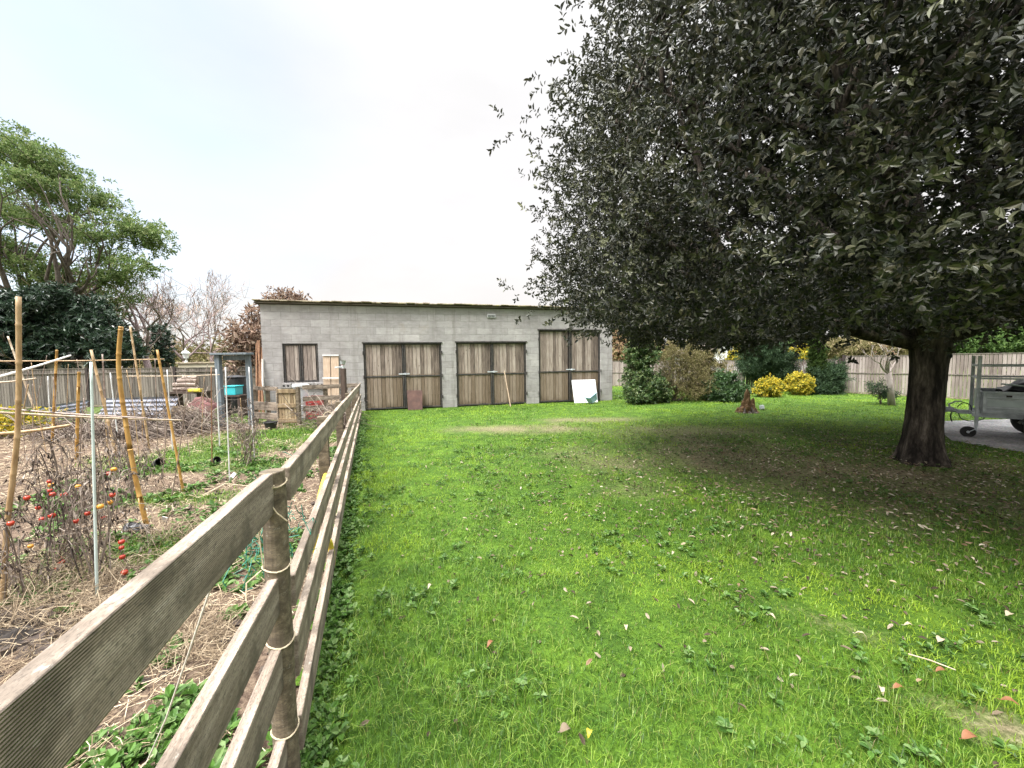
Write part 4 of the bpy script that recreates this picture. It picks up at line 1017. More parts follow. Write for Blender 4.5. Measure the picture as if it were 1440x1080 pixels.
# brown dead-leaved tree at the shed's left corner, part of it behind the roof
def leafy(name,label,px,d,blobs,mat,L,W,dens,cat='tree',S=6,sig=.14,tl=.16,nl=8,trunk=True,tr=.08,spread=.85,up=.1,group=None,tm='bark',low=-1.,shell=.6,upd=1.):
    c=V(px,545,d); c.z=0; t=thing(name,label,cat,c,group)
    P=[];D=[];mb=MB()
    for (bx_,by_,r,dz) in blobs:
        q=V(bx_,by_,d+dz); rz=r if not isinstance(r,tuple) else r[1]; rx=r if not isinstance(r,tuple) else r[0]
        a,b=ell(int(dens*rx*max(rx,rz)+6),q,(rx,rx,rz),shell,low); P.append(a);D.append(b)
        if trunk:
            m_=c.lerp(q,.5)+Vector((random.gauss(0,.05),random.gauss(0,.05),0)); mb.tube([c+Vector((0,0,-.05)),m_,q],[tr,tr*.65,tr*.25],6,cap=False)
            for k in range(5):
                e=q+Vector(rdir(1)[0])*rx*.8; mb.tube([m_,(m_+e)/2+Vector(rdir(1)[0])*.05*rx,e],[tr*.4,tr*.25,tr*.1],4,cap=False)
    if trunk: mb.obj('stems',MT[tm],t,smooth=True)
    P=np.concatenate(P);D=np.concatenate(D); k=P[:,2]>.04; P,D=P[k],D[k]*np.array([1,1,upd])
    clumps('foliage',P,D,S,(sig,sig,sig*.8),tl,nl,L,W,mat,t,spread,up)
    return t
leafy('brown_leaved_tree','tree hung with withered brown leaves at the left corner of the shed',350,14.6,[(350,468,.5,0),(343,500,.5,0),(358,442,.4,.2),(333,470,.28,0),(352,515,.5,.2),(362,490,.5,.5)],MT['dead_leaf'],.24,.06,52,S=4,sig=.17,tl=.2,nl=5,tr=.09,up=-.5,spread=.7)
leafy('brown_leaved_tree','withered brown treetop showing over the shed roof',400,18.5,[(382,421,.20,0),(397,417,.2,0),(405,416,.2,0),(423,421,.14,0),(395,430,.35,0),(412,432,.3,0)],MT['dead_leaf'],.2,.06,60,S=4,sig=.14,tl=.16,nl=5,tr=.07,up=.2)
# ---- shrubs right of the shed
leafy('evergreen_bush','tall variegated evergreen bush at the right corner of the shed',905,12.6,[(905,500,(.42,.45),0),(897,525,(.45,.5),0),(912,545,(.55,.5),-.1),(896,552,(.5,.38),-.2),(925,555,(.4,.35),0),(902,482,(.26,.3),0),(888,500,(.2,.35),0)],MT['bush_leaf'],.07,.036,300,'shrub',S=6,sig=.09,tl=.1,nl=8,tr=.03)
leafy('twiggy_bush','sparse olive brown twiggy bush between the two dark green bushes',948,13.0,[(940,505,(.45,.6),0),(958,500,(.5,.55),.1),(950,535,(.6,.5),0),(975,520,(.5,.55),0),(932,545,(.4,.35),0),(985,545,(.45,.4),-.1),(965,555,(.6,.3),0)],MT['olive_leaf'],.065,.014,230,'shrub',S=5,sig=.13,tl=.2,nl=8,tr=.028,spread=.5,up=.7)
leafy('twiggy_bush','yellowish green loose bush behind the round dark bush',990,13.9,[(985,505,(.6,.5),0),(1000,520,(.5,.4),0),(975,495,(.4,.4),0),(993,545,(.6,.5),0)],MT['olive_leaf'],.075,.03,170,'shrub',S=5,sig=.13,tl=.14,nl=8,tr=.025,up=.4)
leafy('round_bush','low round dark green bush between the twiggy bush and the stump',1022,12.9,[(1020,543,(.5,.46),0),(1005,552,(.4,.34),-.1),(1035,552,(.36,.34),0),(1018,556,(.5,.25),-.2)],MT['round_leaf'],.075,.04,420,'shrub',S=6,sig=.08,tl=.09,nl=8,tr=.025)
leafy('golden_bush','clipped golden yellow bush nearest the tree stump',1081,13.9,[(1081,545,(.40,.33),0),(1076,548,(.34,.27),0)],MT['yellow_leaf'],.055,.03,520,'shrub',S=6,sig=.05,tl=.07,nl=8,tr=.02,shell=.25,upd=1)
leafy('golden_bush','larger clipped golden bush beside the narrow conifer',1120,14.4,[(1122,540,(.41,.38),0),(1126,543,(.36,.32),0)],MT['yellow_leaf'],.055,.03,520,'shrub',S=6,sig=.05,tl=.07,nl=8,tr=.02,shell=.25)
leafy('pine_shrub','dark blue green spreading conifer behind the two golden bushes',1078,16.2,[(1078,500,(.85,.55),0),(1062,510,(.6,.45),0),(1096,512,(.55,.45),0),(1078,520,(.8,.5),0),(1073,485,(.45,.4),0)],MT['pine_leaf'],.13,.014,170,'shrub',S=6,sig=.12,tl=.22,nl=14,tr=.05,spread=.7,up=.5)
leafy('narrow_conifer','narrow upright green conifer beside the larger golden bush',1148,15.0,[(1148,485,(.16,.4),0),(1148,500,(.2,.45),0),(1149,515,(.26,.5),0),(1150,530,(.3,.5),0)],MT['cypress_leaf'],.10,.02,900,'tree',S=5,sig=.05,tl=.12,nl=8,tr=.03,spread=.35,up=1.6)
leafy('low_conifer','low spreading dark conifer at the foot of the narrow conifer',1162,14.7,[(1163,530,(.5,.3),0),(1155,540,(.4,.3),0),(1172,520,(.35,.2),.1),(1160,548,(.45,.18),-.1)],MT['pine_leaf'],.12,.016,300,'shrub',S=5,sig=.08,tl=.18,nl=12,tr=.03,spread=.6)
leafy('fern_spray','low dark green feathery spray on the grass left of the oak trunk',1240,11.3,[(1234,544,(.22,.05),0),(1243,552,(.2,.05),0),(1252,556,(.1,.08),.2)],MT['pine_leaf'],.10,.014,260,'plant',S=2,sig=.06,tl=.16,nl=12,tr=.015)
# small pale bare tree by the fence
c=G(1254,570); sb=thing('small_bare_tree','small pale barked tree with thin bare twigs left of the oak trunk','tree',c)
mb=MB(); top=V(1249,525,c.y); tips=[]; mb.tube([c+Vector((0,0,-.05)),c.lerp(top,.5)+Vector((.02,0,0)),top],[.09,.075,.07],9)
for d in ((-.8,0,.9),(.6,.2,.8),(-.2,-.2,1),(-1,.2,.5)): grow(mb,top,d,.42,.035,3,tips,.10,.10,.7,(2,3),6,.74)
mb.obj('trunk',MT['pale_bark'],sb,smooth=True)
P=np.array([list(a[0]) for a in tips]);D=np.array([list(a[1]) for a in tips]); clumps('foliage',P,D,1,(.06,.06,.06),.12,4,.05,.022,MT['amber_leaf'],sb)
# trees beyond the right fence
leafy('hedge_tree','bright green bushy tree beyond the fence right of the oak trunk',1345,18,[(1335,485,(.9,.7),0),(1365,480,(1.0,.8),.3),(1345,470,(.8,.7),.4)],MT['bright_leaf'],.13,.06,80,S=7,sig=.17,tl=.2,nl=8,tr=.07)
leafy('hedge_tree','tall green tree beyond the fence above the trailer',1410,17,[(1400,470,(1.1,.8),.3),(1430,480,(1.2,.8),0),(1450,455,(1.2,.9),.4),(1385,490,(.7,.6),0),(1480,470,(1.3,1.0),0)],MT['bright_leaf'],.13,.06,80,S=7,sig=.17,tl=.2,nl=8,tr=.08)
leafy('hedge_tree','pale green hedge beyond the fence left of the oak limb',1210,24,[(1185,493,(1.3,.5),0),(1220,492,(1.4,.6),.3),(1250,494,(1.3,.5),0)],MT['olive_leaf'],.14,.06,50,S=7,sig=.2,tl=.2,nl=8,tr=.06)
leafy('yellow_tree','yellow autumn tree beyond the fence left of the dark conifer',1041,26,[(1042,497,(.45,.6),0),(1036,505,(.5,.4),0)],MT['yellow_leaf'],.14,.08,110,S=7,sig=.13,tl=.16,nl=8,tr=.05)
leafy('yellow_tree','yellow autumn tree beyond the fence right of the dark conifer',1132,26,[(1130,498,(.7,.5),0),(1120,503,(.6,.4),0),(1140,500,(.5,.4),0)],MT['yellow_leaf'],.14,.08,110,S=7,sig=.13,tl=.16,nl=8,tr=.05)
leafy('hedge_tree','light green bushy tree beyond the fence behind the yellow trees',1110,29,[(1105,490,(1.2,.8),0),(1125,488,(1.2,.8),0),(1085,500,(1.,.5),0)],MT['bright_leaf'],.16,.08,60,S=7,sig=.2,tl=.2,nl=8,tr=.07)
leafy('autumn_tree','pale orange autumn tree beyond the fence at the shed right corner',872,25,[(866,492,(1.3,1.2),0),(885,490,(1.2,1.3),.3),(905,488,(1.2,1.3),0),(872,478,(.9,.7),.3),(895,470,(.9,.6),.3)],MT['amber_leaf'],.13,.06,60,S=6,sig=.22,tl=.22,nl=7,tr=.07)
# far trees closing the horizon
x=[];Pf=[];Df=[]
for i in range(190):
    a=-60+120*i/189+random.uniform(-.3,.3); r=random.uniform(58,74); cx,cy=math.sin(math.radians(a))*r,math.cos(math.radians(a))*r
    h=random.uniform(2.2,4.6) if a<25 else random.uniform(2.5,5.5)
    a_,b_=ell(26,(cx,cy,h*.5),(2.6,2.2,h*.55),.5); Pf.append(a_);Df.append(b_)
fo=clumps('far_wood',np.concatenate(Pf),np.concatenate(Df),5,(.5,.5,.4),.5,6,.42,.22,MT['olive_leaf'],None); tag(fo,kind='stuff')
# white gabled house and another roof beyond the fence, pole
def house(px0,px1,pyr,pye,d,label,mat):
    l=V(px0,pye,d);r=V(px1,pye,d);t=V((px0+px1)/2,pyr,d); h=thing('house',label,'house',((l.x+r.x)/2,d,0))
    m=MB(); m.add([(l.x,d,0),(r.x,d,0),(r.x,d,l.z),(t.x,d,t.z),(l.x,d,l.z),(l.x,d+8,0),(r.x,d+8,0),(r.x,d+8,l.z),(t.x,d+8,t.z),(l.x,d+8,l.z)],[(0,1,2,3,4),(9,8,7,6,5),(0,4,9,5),(1,6,7,2)]); m.obj('wall',mat,h)
    m=MB(); e=.25
    for s,p in ((-1,l),(1,r)):
        q0=Vector((p.x+s*e,d-.2,p.z-.14));q1=Vector((t.x,d-.2,t.z+.1)); n=Vector((0,8.4,0)); up=Vector((0,0,.14))
        m.add([q0,q1,q1+n,q0+n,q0+up,q1+up,q1+n+up,q0+n+up],[(0,1,2,3),(7,6,5,4),(0,4,5,1),(1,5,6,2),(2,6,7,3),(3,7,4,0)])
    m.obj('roof',MT['fibre'],h)
house(1000,1043,480,498,36,'white gabled house beyond the garden fence left of the yellow tree',MT['white'])
house(1126,1150,487,497,40,'pale house partly hidden behind the narrow conifer',MT['lamp'])
b=V(893,545,33); b.z=0; zt=V(893,455,33).z
up_=thing('utility_pole','distant slim utility pole over the orange autumn tree','pole',b)
MB().tube([b,b+Vector((0,0,zt))],[.13,.09],8).obj('pole_shaft',MT['bark'],up_); m=MB(); m.bb(b.x-.7,b.x+.7,b.y-.05,b.y+.05,zt-.5,zt-.38); m.obj('cross_arm',MT['bark'],up_)
# overhead wire at the top left
a=V(-60,128,14);e=V(300,420,40); m=MB(); m.tube([a.lerp(e,t)-Vector((0,0,1.2*math.sin(PI*t))) for t in np.linspace(0,1,14)],.011,5)
tag(m.obj('overhead_wire',MT['dark_post'],loc=a),'thin dark overhead wire crossing in front of the tall light green tree','wire')
# ================================================================ STUMP AND LAWN OBJECTS
c=G(1050,580); st=thing('tree_stump','split orange brown tree stump standing alone on the far lawn','stump',c)
m=MB()
for (dx_,dy_,h,r_) in ((-.13,-.02,.20,.085),(-.06,.06,.36,.08),(-.03,-.10,.26,.07),(.01,.03,.64,.085),(.06,.06,.48,.08),(.09,-.06,.30,.075),(.15,.02,.40,.07),(.18,-.05,.18,.06),(-.17,.06,.16,.06),(-.02,-.02,.45,.07)):
    q=c+Vector((dx_,dy_,-.03)); lx=random.uniform(-.05,.05); pts=[q+Vector((dx_*.25,dy_*.2,0)),q+Vector((lx*.3,0,h*.35)),q+Vector((lx*.7,0,h*.75)),q+Vector((lx,0,h))]
    m.tube(pts,[r_*1.15,r_,r_*.8,r_*.25],7,jit=.25)
m.obj('split_wood',M_bark('split_wood',[(.06,.04,.026),(.19,.115,.06),(.34,.22,.12)],6,(4,4,1),.8),st)
m=MB()
for k in range(11):
    a=2*PI*k/11; q=c+Vector((.19*math.cos(a),.17*math.sin(a),0)); m.tube([q+Vector((.07*math.cos(a),.07*math.sin(a),-.03)),q,q+Vector((-.06*math.cos(a),-.06*math.sin(a),random.uniform(.1,.2)))],[.05,.05,.02],6,jit=.2)
m.obj('stump_bark',MT['bark'],st)
p=G(1072,576); m=MB(); m.lathe([(.05,0),(.06,.02),(.058,.11),(.05,.12)],p,12,(0,.3,1)); tag(m.obj('pale_block',MT['tub'],loc=p),'small pale cut log lying beside the split stump','log')
# individual fallen leaves on the near lawn
def fallen(px,py,L,W,ang,mat,label,name='fallen_leaf'):
    L*=.62; W*=.68
    p=G(px,py); p.z=.04; n=7; m=MB(); vs=[];fs=[]; ca,sa=math.cos(ang),math.sin(ang)
    for i in range(n+1):
        t=i/n; w=W*.42*math.sin(PI*min(1,max(.03,t**.9)))**.8+.0006; zz=.012*math.sin(PI*t)+random.uniform(-.002,.002)
        for s_,zo in ((-1,.006),(0,0),(1,.007)):
            u=(t-.5)*L; v=s_*w; vs.append((p.x+u*ca-v*sa,p.y+u*sa+v*ca,p.z+zz+zo*(w/W)*2))
    for i in range(n):
        for k in range(2): a=i*3+k; fs.append((a,a+1,a+4,a+3))
    m.add(vs,fs); m.tube([(p.x-L*.5*ca,p.y-L*.5*sa,p.z),(p.x-L*.72*ca,p.y-L*.72*sa,p.z+.003)],.0012,5)
    return tag(m.obj(name,mat,loc=p,smooth=True),label,'leaf','fallen leaves on the lawn')
for a in ((690,917,.075,.035,.9,'leaf_orange','orange dead leaf in the middle of the near lawn'),
    (1363,1052,.10,.05,.1,'leaf_orange','reddish brown leaf nearest the bottom right corner of the lawn'),
    (1324,957,.08,.035,-.1,'leaf_orange','orange brown leaf beside a pale twig on the right lawn'),
    (1263,981,.075,.035,.0,'leaf_orange','orange leaf next to two grey leaves on the right lawn'),
    (1420,1002,.08,.04,-.6,'leaf_orange','tan leaf at the right edge beside bare earth'),
    (605,834,.07,.035,1.2,'litter','pale oval leaf on the left lawn near the fence weeds'),
    (1239,984,.07,.03,1.0,'litter','narrow greyish leaf left of the orange leaf'),
    (1278,891,.07,.03,-.3,'litter','whitish leaf lying on the scuffed strip of lawn'),
    (1210,904,.07,.02,-.6,'litter','slim white leaf across the yellowed strip of lawn'),
    (1419,875,.075,.05,.2,'litter','broad cream leaf at the far right of the near lawn'),
    (795,1041,.07,.055,.3,'litter_dark','round brown leaf near the bottom centre of the lawn'),
    (829,1046,.05,.035,1.1,'yellow_leaf','small yellow leaf beside the round brown leaf'),
    (1322,912,.07,.05,.4,'litter','curled grey leaf right of the scuffed strip'),
    (1085,878,.06,.03,-1.,'litter','pale leaf at the top end of the yellowed strip'),
    (947,786,.06,.03,.7,'litter','tan leaf standing in the middle lawn'),
    (880,893,.05,.03,1.4,'litter','small white leaf in the centre of the near lawn')):
    fallen(a[0],a[1],a[2],a[3],a[4],MT[a[5]],a[6])
p=G(1308,946); m=MB(); m.tube([(p.x-.05,p.y+.05,.05),(p.x,p.y,.058),(p.x+.06,p.y-.045,.05)],[.0026,.003,.002],6); tag(m.obj('twig',MT['bam_pale'],loc=(p.x,p.y,0)),'pale dead twig beside an orange brown leaf','twig')
# ================================================================ TRAILER
tc=G(1372,614)   # jockey wheel foot
RZT=-.80; Wd=.5
nc_=V(1378,560,6.5); tx,ty=nc_.x-Wd*math.sin(RZT),nc_.y+Wd*math.cos(RZT)
tr=thing('box_trailer','grey galvanised box trailer with ladder rack parked on the gravel','trailer',(tx,ty,0),None,RZT)
WO[tr]=Vector((0,0,0))
X0=.02; X1=2.5
# (local: x along the trailer away from the hitch, y across, z up)
m=MB(); m.bb(X0,X1,-Wd,-Wd+.025,.47,.83); side_=None
bed=MB(); bed.bb(X0,X1,-Wd,Wd,.44,.47); bed=bed.obj('bed',MT['galv'],tr,local=True,bevel=.006)
for s_ in (-1,1):
    m=MB(); y=s_*Wd
    m.bb(X0+.04,X1-.04,y-.012,y+.012,.475,.80)
    sp=m.obj('side_panel',MT['galv'],tr,local=True)
    r=MB(); yo=y+s_*.0135
    for z,h in ((.79,.035),(.70,.014),(.53,.02)): r.bb(X0+.03,X1-.03,min(yo,yo+s_*.018),max(yo,yo+s_*.018),z-h/2,z+h/2)
    for xx in (X0+.03,.62,1.24,1.86,X1-.03): r.bb(xx-.02,xx+.02,min(yo,yo+s_*.03),max(yo,yo+s_*.03),.475,.81)
    r.obj('panel_frame',MT['galv'],sp,local=True,bevel=.003)
    r=MB(); r.bb(X0+.06,X0+.52,min(yo,yo+s_*.006),max(yo,yo+s_*.006),.56,.66); r.obj('pale_stripe',MT['alu'],sp,local=True)
    r=MB()
    for xx in (.3,.9,1.5,2.1): r.bb(xx-.03,xx+.03,min(yo+s_*.02,yo+s_*.04),max(yo+s_*.02,yo+s_*.04),.72,.75)
    r.obj('tie_hook',MT['dark_post'],sp,local=True)
m=MB(); m.bb(X0-.014,X0+.012,-Wd+.02,Wd-.02,.475,.80); m.obj('front_panel',MT['galv'],tr,local=True)
m=MB(); m.bb(X1-.012,X1+.014,-Wd+.02,Wd-.02,.475,.80); m.obj('tail_panel',MT['galv'],tr,local=True)
# ladder rack at the front
for s_ in (-1,1):
    m=MB(); m.bb(X0-.065,X0-.018,s_*Wd*.96-.028,s_*Wd*.96+.028,.36,1.40); m.obj('rack_post',MT['galv'],tr,local=True,bevel=.004)
    m=MB(); m.bb(X1+.018,X1+.06,s_*Wd*.96-.028,s_*Wd*.96+.028,.36,1.40); m.obj('rack_post',MT['galv'],tr,local=True,bevel=.004)
for z in (1.02,1.23):
    for y_ in (-Wd,Wd): MB().bb(X0-.016,X1+.016,y_-.012,y_+.012,z-.014,z+.014).obj('rack_rail',MT['galv'],tr,local=True,bevel=.003)
    MB().bb(X0-.06,X0-.03,-Wd+.06,Wd-.06,z-.014,z+.014).obj('rack_rail',MT['galv'],tr,local=True,bevel=.003)
# chassis and drawbar
m=MB(); m.bb(X0-.02,X1,-Wd+.06,-Wd+.12,.36,.438); m.bb(X0-.02,X1,Wd-.12,Wd-.06,.36,.438); m.bb(.2,.28,-Wd+.12,Wd-.12,.36,.43); m.obj('chassis',MT['galv'],tr,local=True,bevel=.004)
m=MB(); m.bar((-.22,-.0,.395),(.6,-.0,.395),.07,.07); m.bar((-.06,-.02,.395),(.3,-.4,.39),.05,.06); m.bar((-.06,.02,.395),(.3,.4,.39),.05,.06); m.obj('drawbar',MT['galv'],tr,local=True,bevel=.005)
m=MB(); m.tube([(-0.220,0,.41),(-0.320,0,.42),(-0.400,0,.41),(-0.430,0,.385)],[.036,.042,.047,.03],10); m.tube([(-0.300,0,.45),(-0.320,0,.52),(-0.240,0,.575),(-0.160,0,.585)],[.014,.016,.015,.013],8); m.bb(-.36,-.26,-.03,.03,.43,.47); m.obj('coupling_head',MT['galv'],tr,local=True,bevel=.004)
m=MB(); m.tube(smooth_pts([Vector(p) for p in ((-0.200,-.04,.37),(-0.160,-.05,.27),(-0.020,-.05,.24),(0.100,-.05,.31),(0,-.05,.37))]),.007,6); m.tube(smooth_pts([Vector(p) for p in ((-0.270,.03,.4),(-0.290,.03,.3),(-0.270,.02,.2))]),.01,6); m.tube(smooth_pts([Vector(p) for p in ((-0.220,.02,.47),(-0.150,-.02,.56),(-0.070,-.03,.52),(-0.050,-.03,.42))]),.007,6); m.obj('electric_cable',MT['black'],tr,local=True,smooth=True)
# jockey wheel
jx=-.02; jy=-.44
m=MB(); m.tube([(jx,jy,.60),(jx,jy,.20)],.024,12); m.tube([(jx,jy,.22),(jx,jy,.12)],.017,10); m.bb(jx-.05,jx+.05,jy-.03,jy+.09,.37,.43); m.tube([(jx,jy,.60),(jx,jy,.63),(jx+.07,jy,.64),(jx+.07,jy,.69)],.008,6)
jw=m.obj('jockey_stand',MT['galv'],tr,local=True,bevel=.002)
wx=jx-.085
m=MB(); m.torus((wx,jy,.095),.068,.027,(0,1,0)); m.lathe([(.06,-.02),(.062,0),(.06,.02)],(wx,jy,.095),16,(0,1,0)); m.obj('jockey_wheel',MT['tyre'],jw,local=True,smooth=True)
m=MB(); m.bar((wx,jy-.045,.095),(jx,jy-.04,.16),.008,.03,(0,1,0)); m.bar((wx,jy+.045,.095),(jx,jy+.04,.16),.008,.03,(0,1,0)); m.lathe([(.02,-.05),(.02,.05)],(wx,jy,.095),10,(0,1,0)); m.obj('jockey_fork',MT['galv'],jw,local=True)
# road wheels + mudguards
for s_ in (-1,1):
    y=s_*(Wd-.02)+s_*.10; c0=(.70,y,.25)
    m=MB(); m.lathe([(.14,-.08),(.215,-.085),(.245,-.06),(.25,0),(.245,.06),(.215,.085),(.14,.08),(.135,0)],c0,36,(0,1,0),capb=False,capt=False); wh=m.obj('road_wheel',MT['tyre'],tr,local=True,smooth=True)
    m=MB(); m.lathe([(.138,-.05),(.13,-.03),(.10,-.03),(.085,-.055),(.03,-.06)],c0,24,(0,1,0),capt=True); m.lathe([(.138,.05),(.13,.03),(.10,.03),(.085,.055),(.03,.06)],c0,24,(0,1,0)); m.obj('wheel_rim',MT['galv'],wh,local=True)
    m=MB(); N=14; vs=[];fs=[]
    for i in range(N+1):
        a=PI*(.03+.94*i/N)
        for rr,yy in ((.295,y-.11),(.295,y+.11),(.287,y+.11),(.287,y-.11)): vs.append((.70+rr*math.cos(a),yy,.30+rr*math.sin(a)*.42+ (0.0)))
    for i in range(N):
        for k in range(4): fs.append((i*4+k,i*4+(k+1)%4,i*4+4+(k+1)%4,i*4+4+k))
    m.add(vs,fs); m.obj('mudguard',MT['black'],tr,local=True,smooth=False)
m=MB(); m.tube([(.70,-Wd,.25),(.70,Wd,.25)],.03,10); m.obj('axle',MT['galv'],tr,local=True)
# load: black tarpaulin bundle and a pale tube
ld=thing('tarp_bundle','black tarpaulin bundle lying in the galvanised trailer','tarpaulin',(tx+.6*math.cos(RZT),ty+.6*math.sin(RZT),.80),None,RZT)
m=MB(); N=26;K=12; vs=[];fs=[]
for i in range(N+1):
    for k in range(K+1):
        u=i/N; v=k/K; ed=min(u,1-u,v,1-v); z=.02+.17*min(1,ed*6)+.028*math.sin(u*13+v*7)+.02*math.sin(u*29-v*11)
        vs.append((-.36+1.5*u+.02*math.sin(v*9),-.42+.84*v,z-.02))
for i in range(N):
    for k in range(K): a=i*(K+1)+k; fs.append((a,a+K+1,a+K+2,a+1))
for z0 in (0,):
    vs2=[(-.36,-.4,-.33),(1.14,-.4,-.33),(1.14,.4,-.33),(-.36,.4,-.33),(-.36,-.4,.0),(1.14,-.4,.0),(1.14,.4,.0),(-.36,.4,.0)]
m.add(vs,fs); m.add(vs2,[(3,2,1,0),(0,1,5,4),(1,2,6,5),(2,3,7,6),(3,0,4,7)]); m.obj('tarp_cover',MT['tarp'],ld,local=True,smooth=True)
m=MB(); m.tube([(-.38,-.40,.13),(.3,-.44,.06),(1.2,-.45,.0)],.014,8); m.obj('tarp_strap',MT['alu'],ld,local=True)
# ================================================================ VEGETABLE BED OBJECTS
def cane(name,label,cat,pts,r,mat,nodes=True,taper=.8,group=None,base=None):
    pts=[Vector(p) for p in pts]; m=MB(); sp=smooth_pts(pts,8) if len(pts)>2 else [pts[0].lerp(pts[1],i/12) for i in range(13)]
    L=sum((b-a).length for a,b in zip(sp,sp[1:])); out=[];rad=[]; acc=0; nx=random.uniform(.05,.2); step=random.uniform(.16,.26)
    for i,p in enumerate(sp):
        rr=r*(1-(1-taper)*i/(len(sp)-1)); out.append(p);rad.append(rr)
        if i<len(sp)-1:
            seg=(sp[i+1]-p); l=seg.length
            while nodes and nx<acc+l:
                q=p+seg*((nx-acc)/l); d=seg.normalized()
                out+=[q-d*.008,q,q+d*.008];rad+=[rr,rr*1.2,rr*.98]; nx+=step
            acc+=l
    m.tube(out,rad,9,jit=.05 if not nodes else .02)
    return tag(m.obj(name,mat,loc=base or pts[0],smooth=True),label,cat,group)
def stake(b,t,r,mat,label,name='bamboo_stake',mid=None,nodes=True,cat='stake',gr='stakes in the vegetable bed',yt=None):
    r*=.60; p=G(*b); q=V(t[0],t[1],yt or p.y); p.z=-.04; pts=[p,q]
    if mid: pts=[p]+[V(x,y,p.y) for x,y in mid]+[q]
    return cane(name,label,cat,pts,r,mat,nodes,.85,gr)
B=MT
stake((3,850),(26,417),.023,B['bam_tan'],'tall tan bamboo stake with a grey tip at the far left edge',mid=[(10,740),(25,600)])
stake((60,606),(11,473),.03,B['bam_pale'],'pale bamboo stake leaning left behind the tall left stake')
stake((73,622),(80,492),.035,B['bam_gold'],'upright golden stake just left of the mint pole')
stake((107,645),(111,523),.036,B['bam_gold'],'short golden stake behind the mint pole')
stake((136,838),(128,509),.013,B['mint'],'mint and white metal pole among the dried tomato plants','metal_stake',nodes=False)
stake((164,641),(128,492),.033,B['bam_tan'],'tan bamboo stake leaning left beside the mint pole')
stake((169,644),(155,524),.014,B['pole_white'],'slim white stake left of the thick golden bamboo','metal_stake',nodes=False)
stake((208,742),(170,459),.031,B['bam_gold'],'thick curved golden bamboo stake in the middle of the vegetable bed',mid=[(192,679),(178,602),(167,519)])
stake((211,636),(183,459),.026,B['bam_tan'],'long tan bamboo stake right of the thick golden bamboo')
stake((258,690),(221,492),.022,B['bam_gold'],'leaning golden stake carrying the end of the long canes',mid=[(243,610)])
stake((243,636),(235,520),.014,B['pole_white'],'slim white stake behind the leaning golden stake','metal_stake',nodes=False)
stake((309,631),(304,519),.016,B['pole_white'],'white metal stake left of the grey timber frame','metal_stake',nodes=False)
stake((323,679),(317,516),.012,B['pole_white'],'white metal stake standing in front of the grey timber frame','metal_stake',nodes=False)
stake((358,646),(350,516),.013,B['pole_white'],'whitish stake with dried plant right of the grey timber frame','metal_stake',nodes=False)
stake((298,655),(297,516),.012,B['brown_pole'],'thin rusty rod left of the white metal stakes','metal_stake',nodes=False)
stake((71,606),(67,529),.018,B['pole_white'],'short white stake left of the golden stakes','metal_stake',nodes=False)
stake((150,600),(144,498),.028,B['bam_grey'],'greyed bamboo stake behind the slim white stake')
stake((222,640),(218,505),.012,B['bam_grey'],'thin grey cane between the tan and golden stakes')
for i,(b,t) in enumerate((((92,612),(96,512)),((120,605),(126,520)),((186,615),(190,500)),((200,622),(196,505)),((232,628),(228,522)),((262,600),(258,520)),((283,612),(287,530)),((34,640),(40,520)),((50,660),(46,540)),((155,660),(148,560)),((115,700),(118,560)),((228,668),(236,560)),((340,640),(338,560)),((180,690),(184,575)),((40,620),(66,500)),((66,640),(44,510)),((130,630),(108,505)),((142,650),(172,515)),((196,650),(178,520)),((268,640),(240,515)),((276,625),(292,512)),((20,690),(40,540)),((95,690),(75,530)),((240,700),(262,560)))):
    stake(b,t,.009,B['bam_grey'] if i%3 else B['bam_tan'],'thin dry stalk standing up among the thicker bamboo stakes','dry_stalk',nodes=False,cat='stalk',gr='thin dry stalks in the vegetable bed',mid=[((b[0]*.5+t[0]*.5)+random.uniform(-4,4),(b[1]+t[1])/2)])
def hcane(a,ya,b,yb_,r,mat,label,mid=None):
    r*=.72; p=V(a[0],a[1],ya);q=V(b[0],b[1],yb_); cane('bamboo_cane',label,'cane',[p,(p+q)/2+Vector((0,0,-.01)),q],r,mat,True,.8,'horizontal canes tied to the stakes',base=p)
hcane((-30,508),6.3,(231,505),6.5,.014,B['bam_tan'],'long thin cane tied across the tops of the tan stakes')
hcane((-30,538),4.6,(99,500),6.9,.026,B['bam_bleach'],'bleached pale pole slanting upward at the left')
hcane((-25,572),3.2,(207,588),3.35,.012,B['bam_grey'],'upper greyed cane across the tomato row')
hcane((-25,579),3.1,(256,591),4.25,.015,B['bam_pale'],'long pale cane ending at the leaning golden stake')
hcane((-30,612),2.5,(98,598),2.62,.016,B['bam_tan'],'short thick tan cane tied to the far left stake')
hcane((-20,539),5.2,(51,532),5.4,.016,B['bam_pale'],'short pale cane between the two left stakes')
hcane((178,529),6.35,(309,527),6.55,.011,B['bam_pale'],'thin cane tied between the tan stake and the white stake')
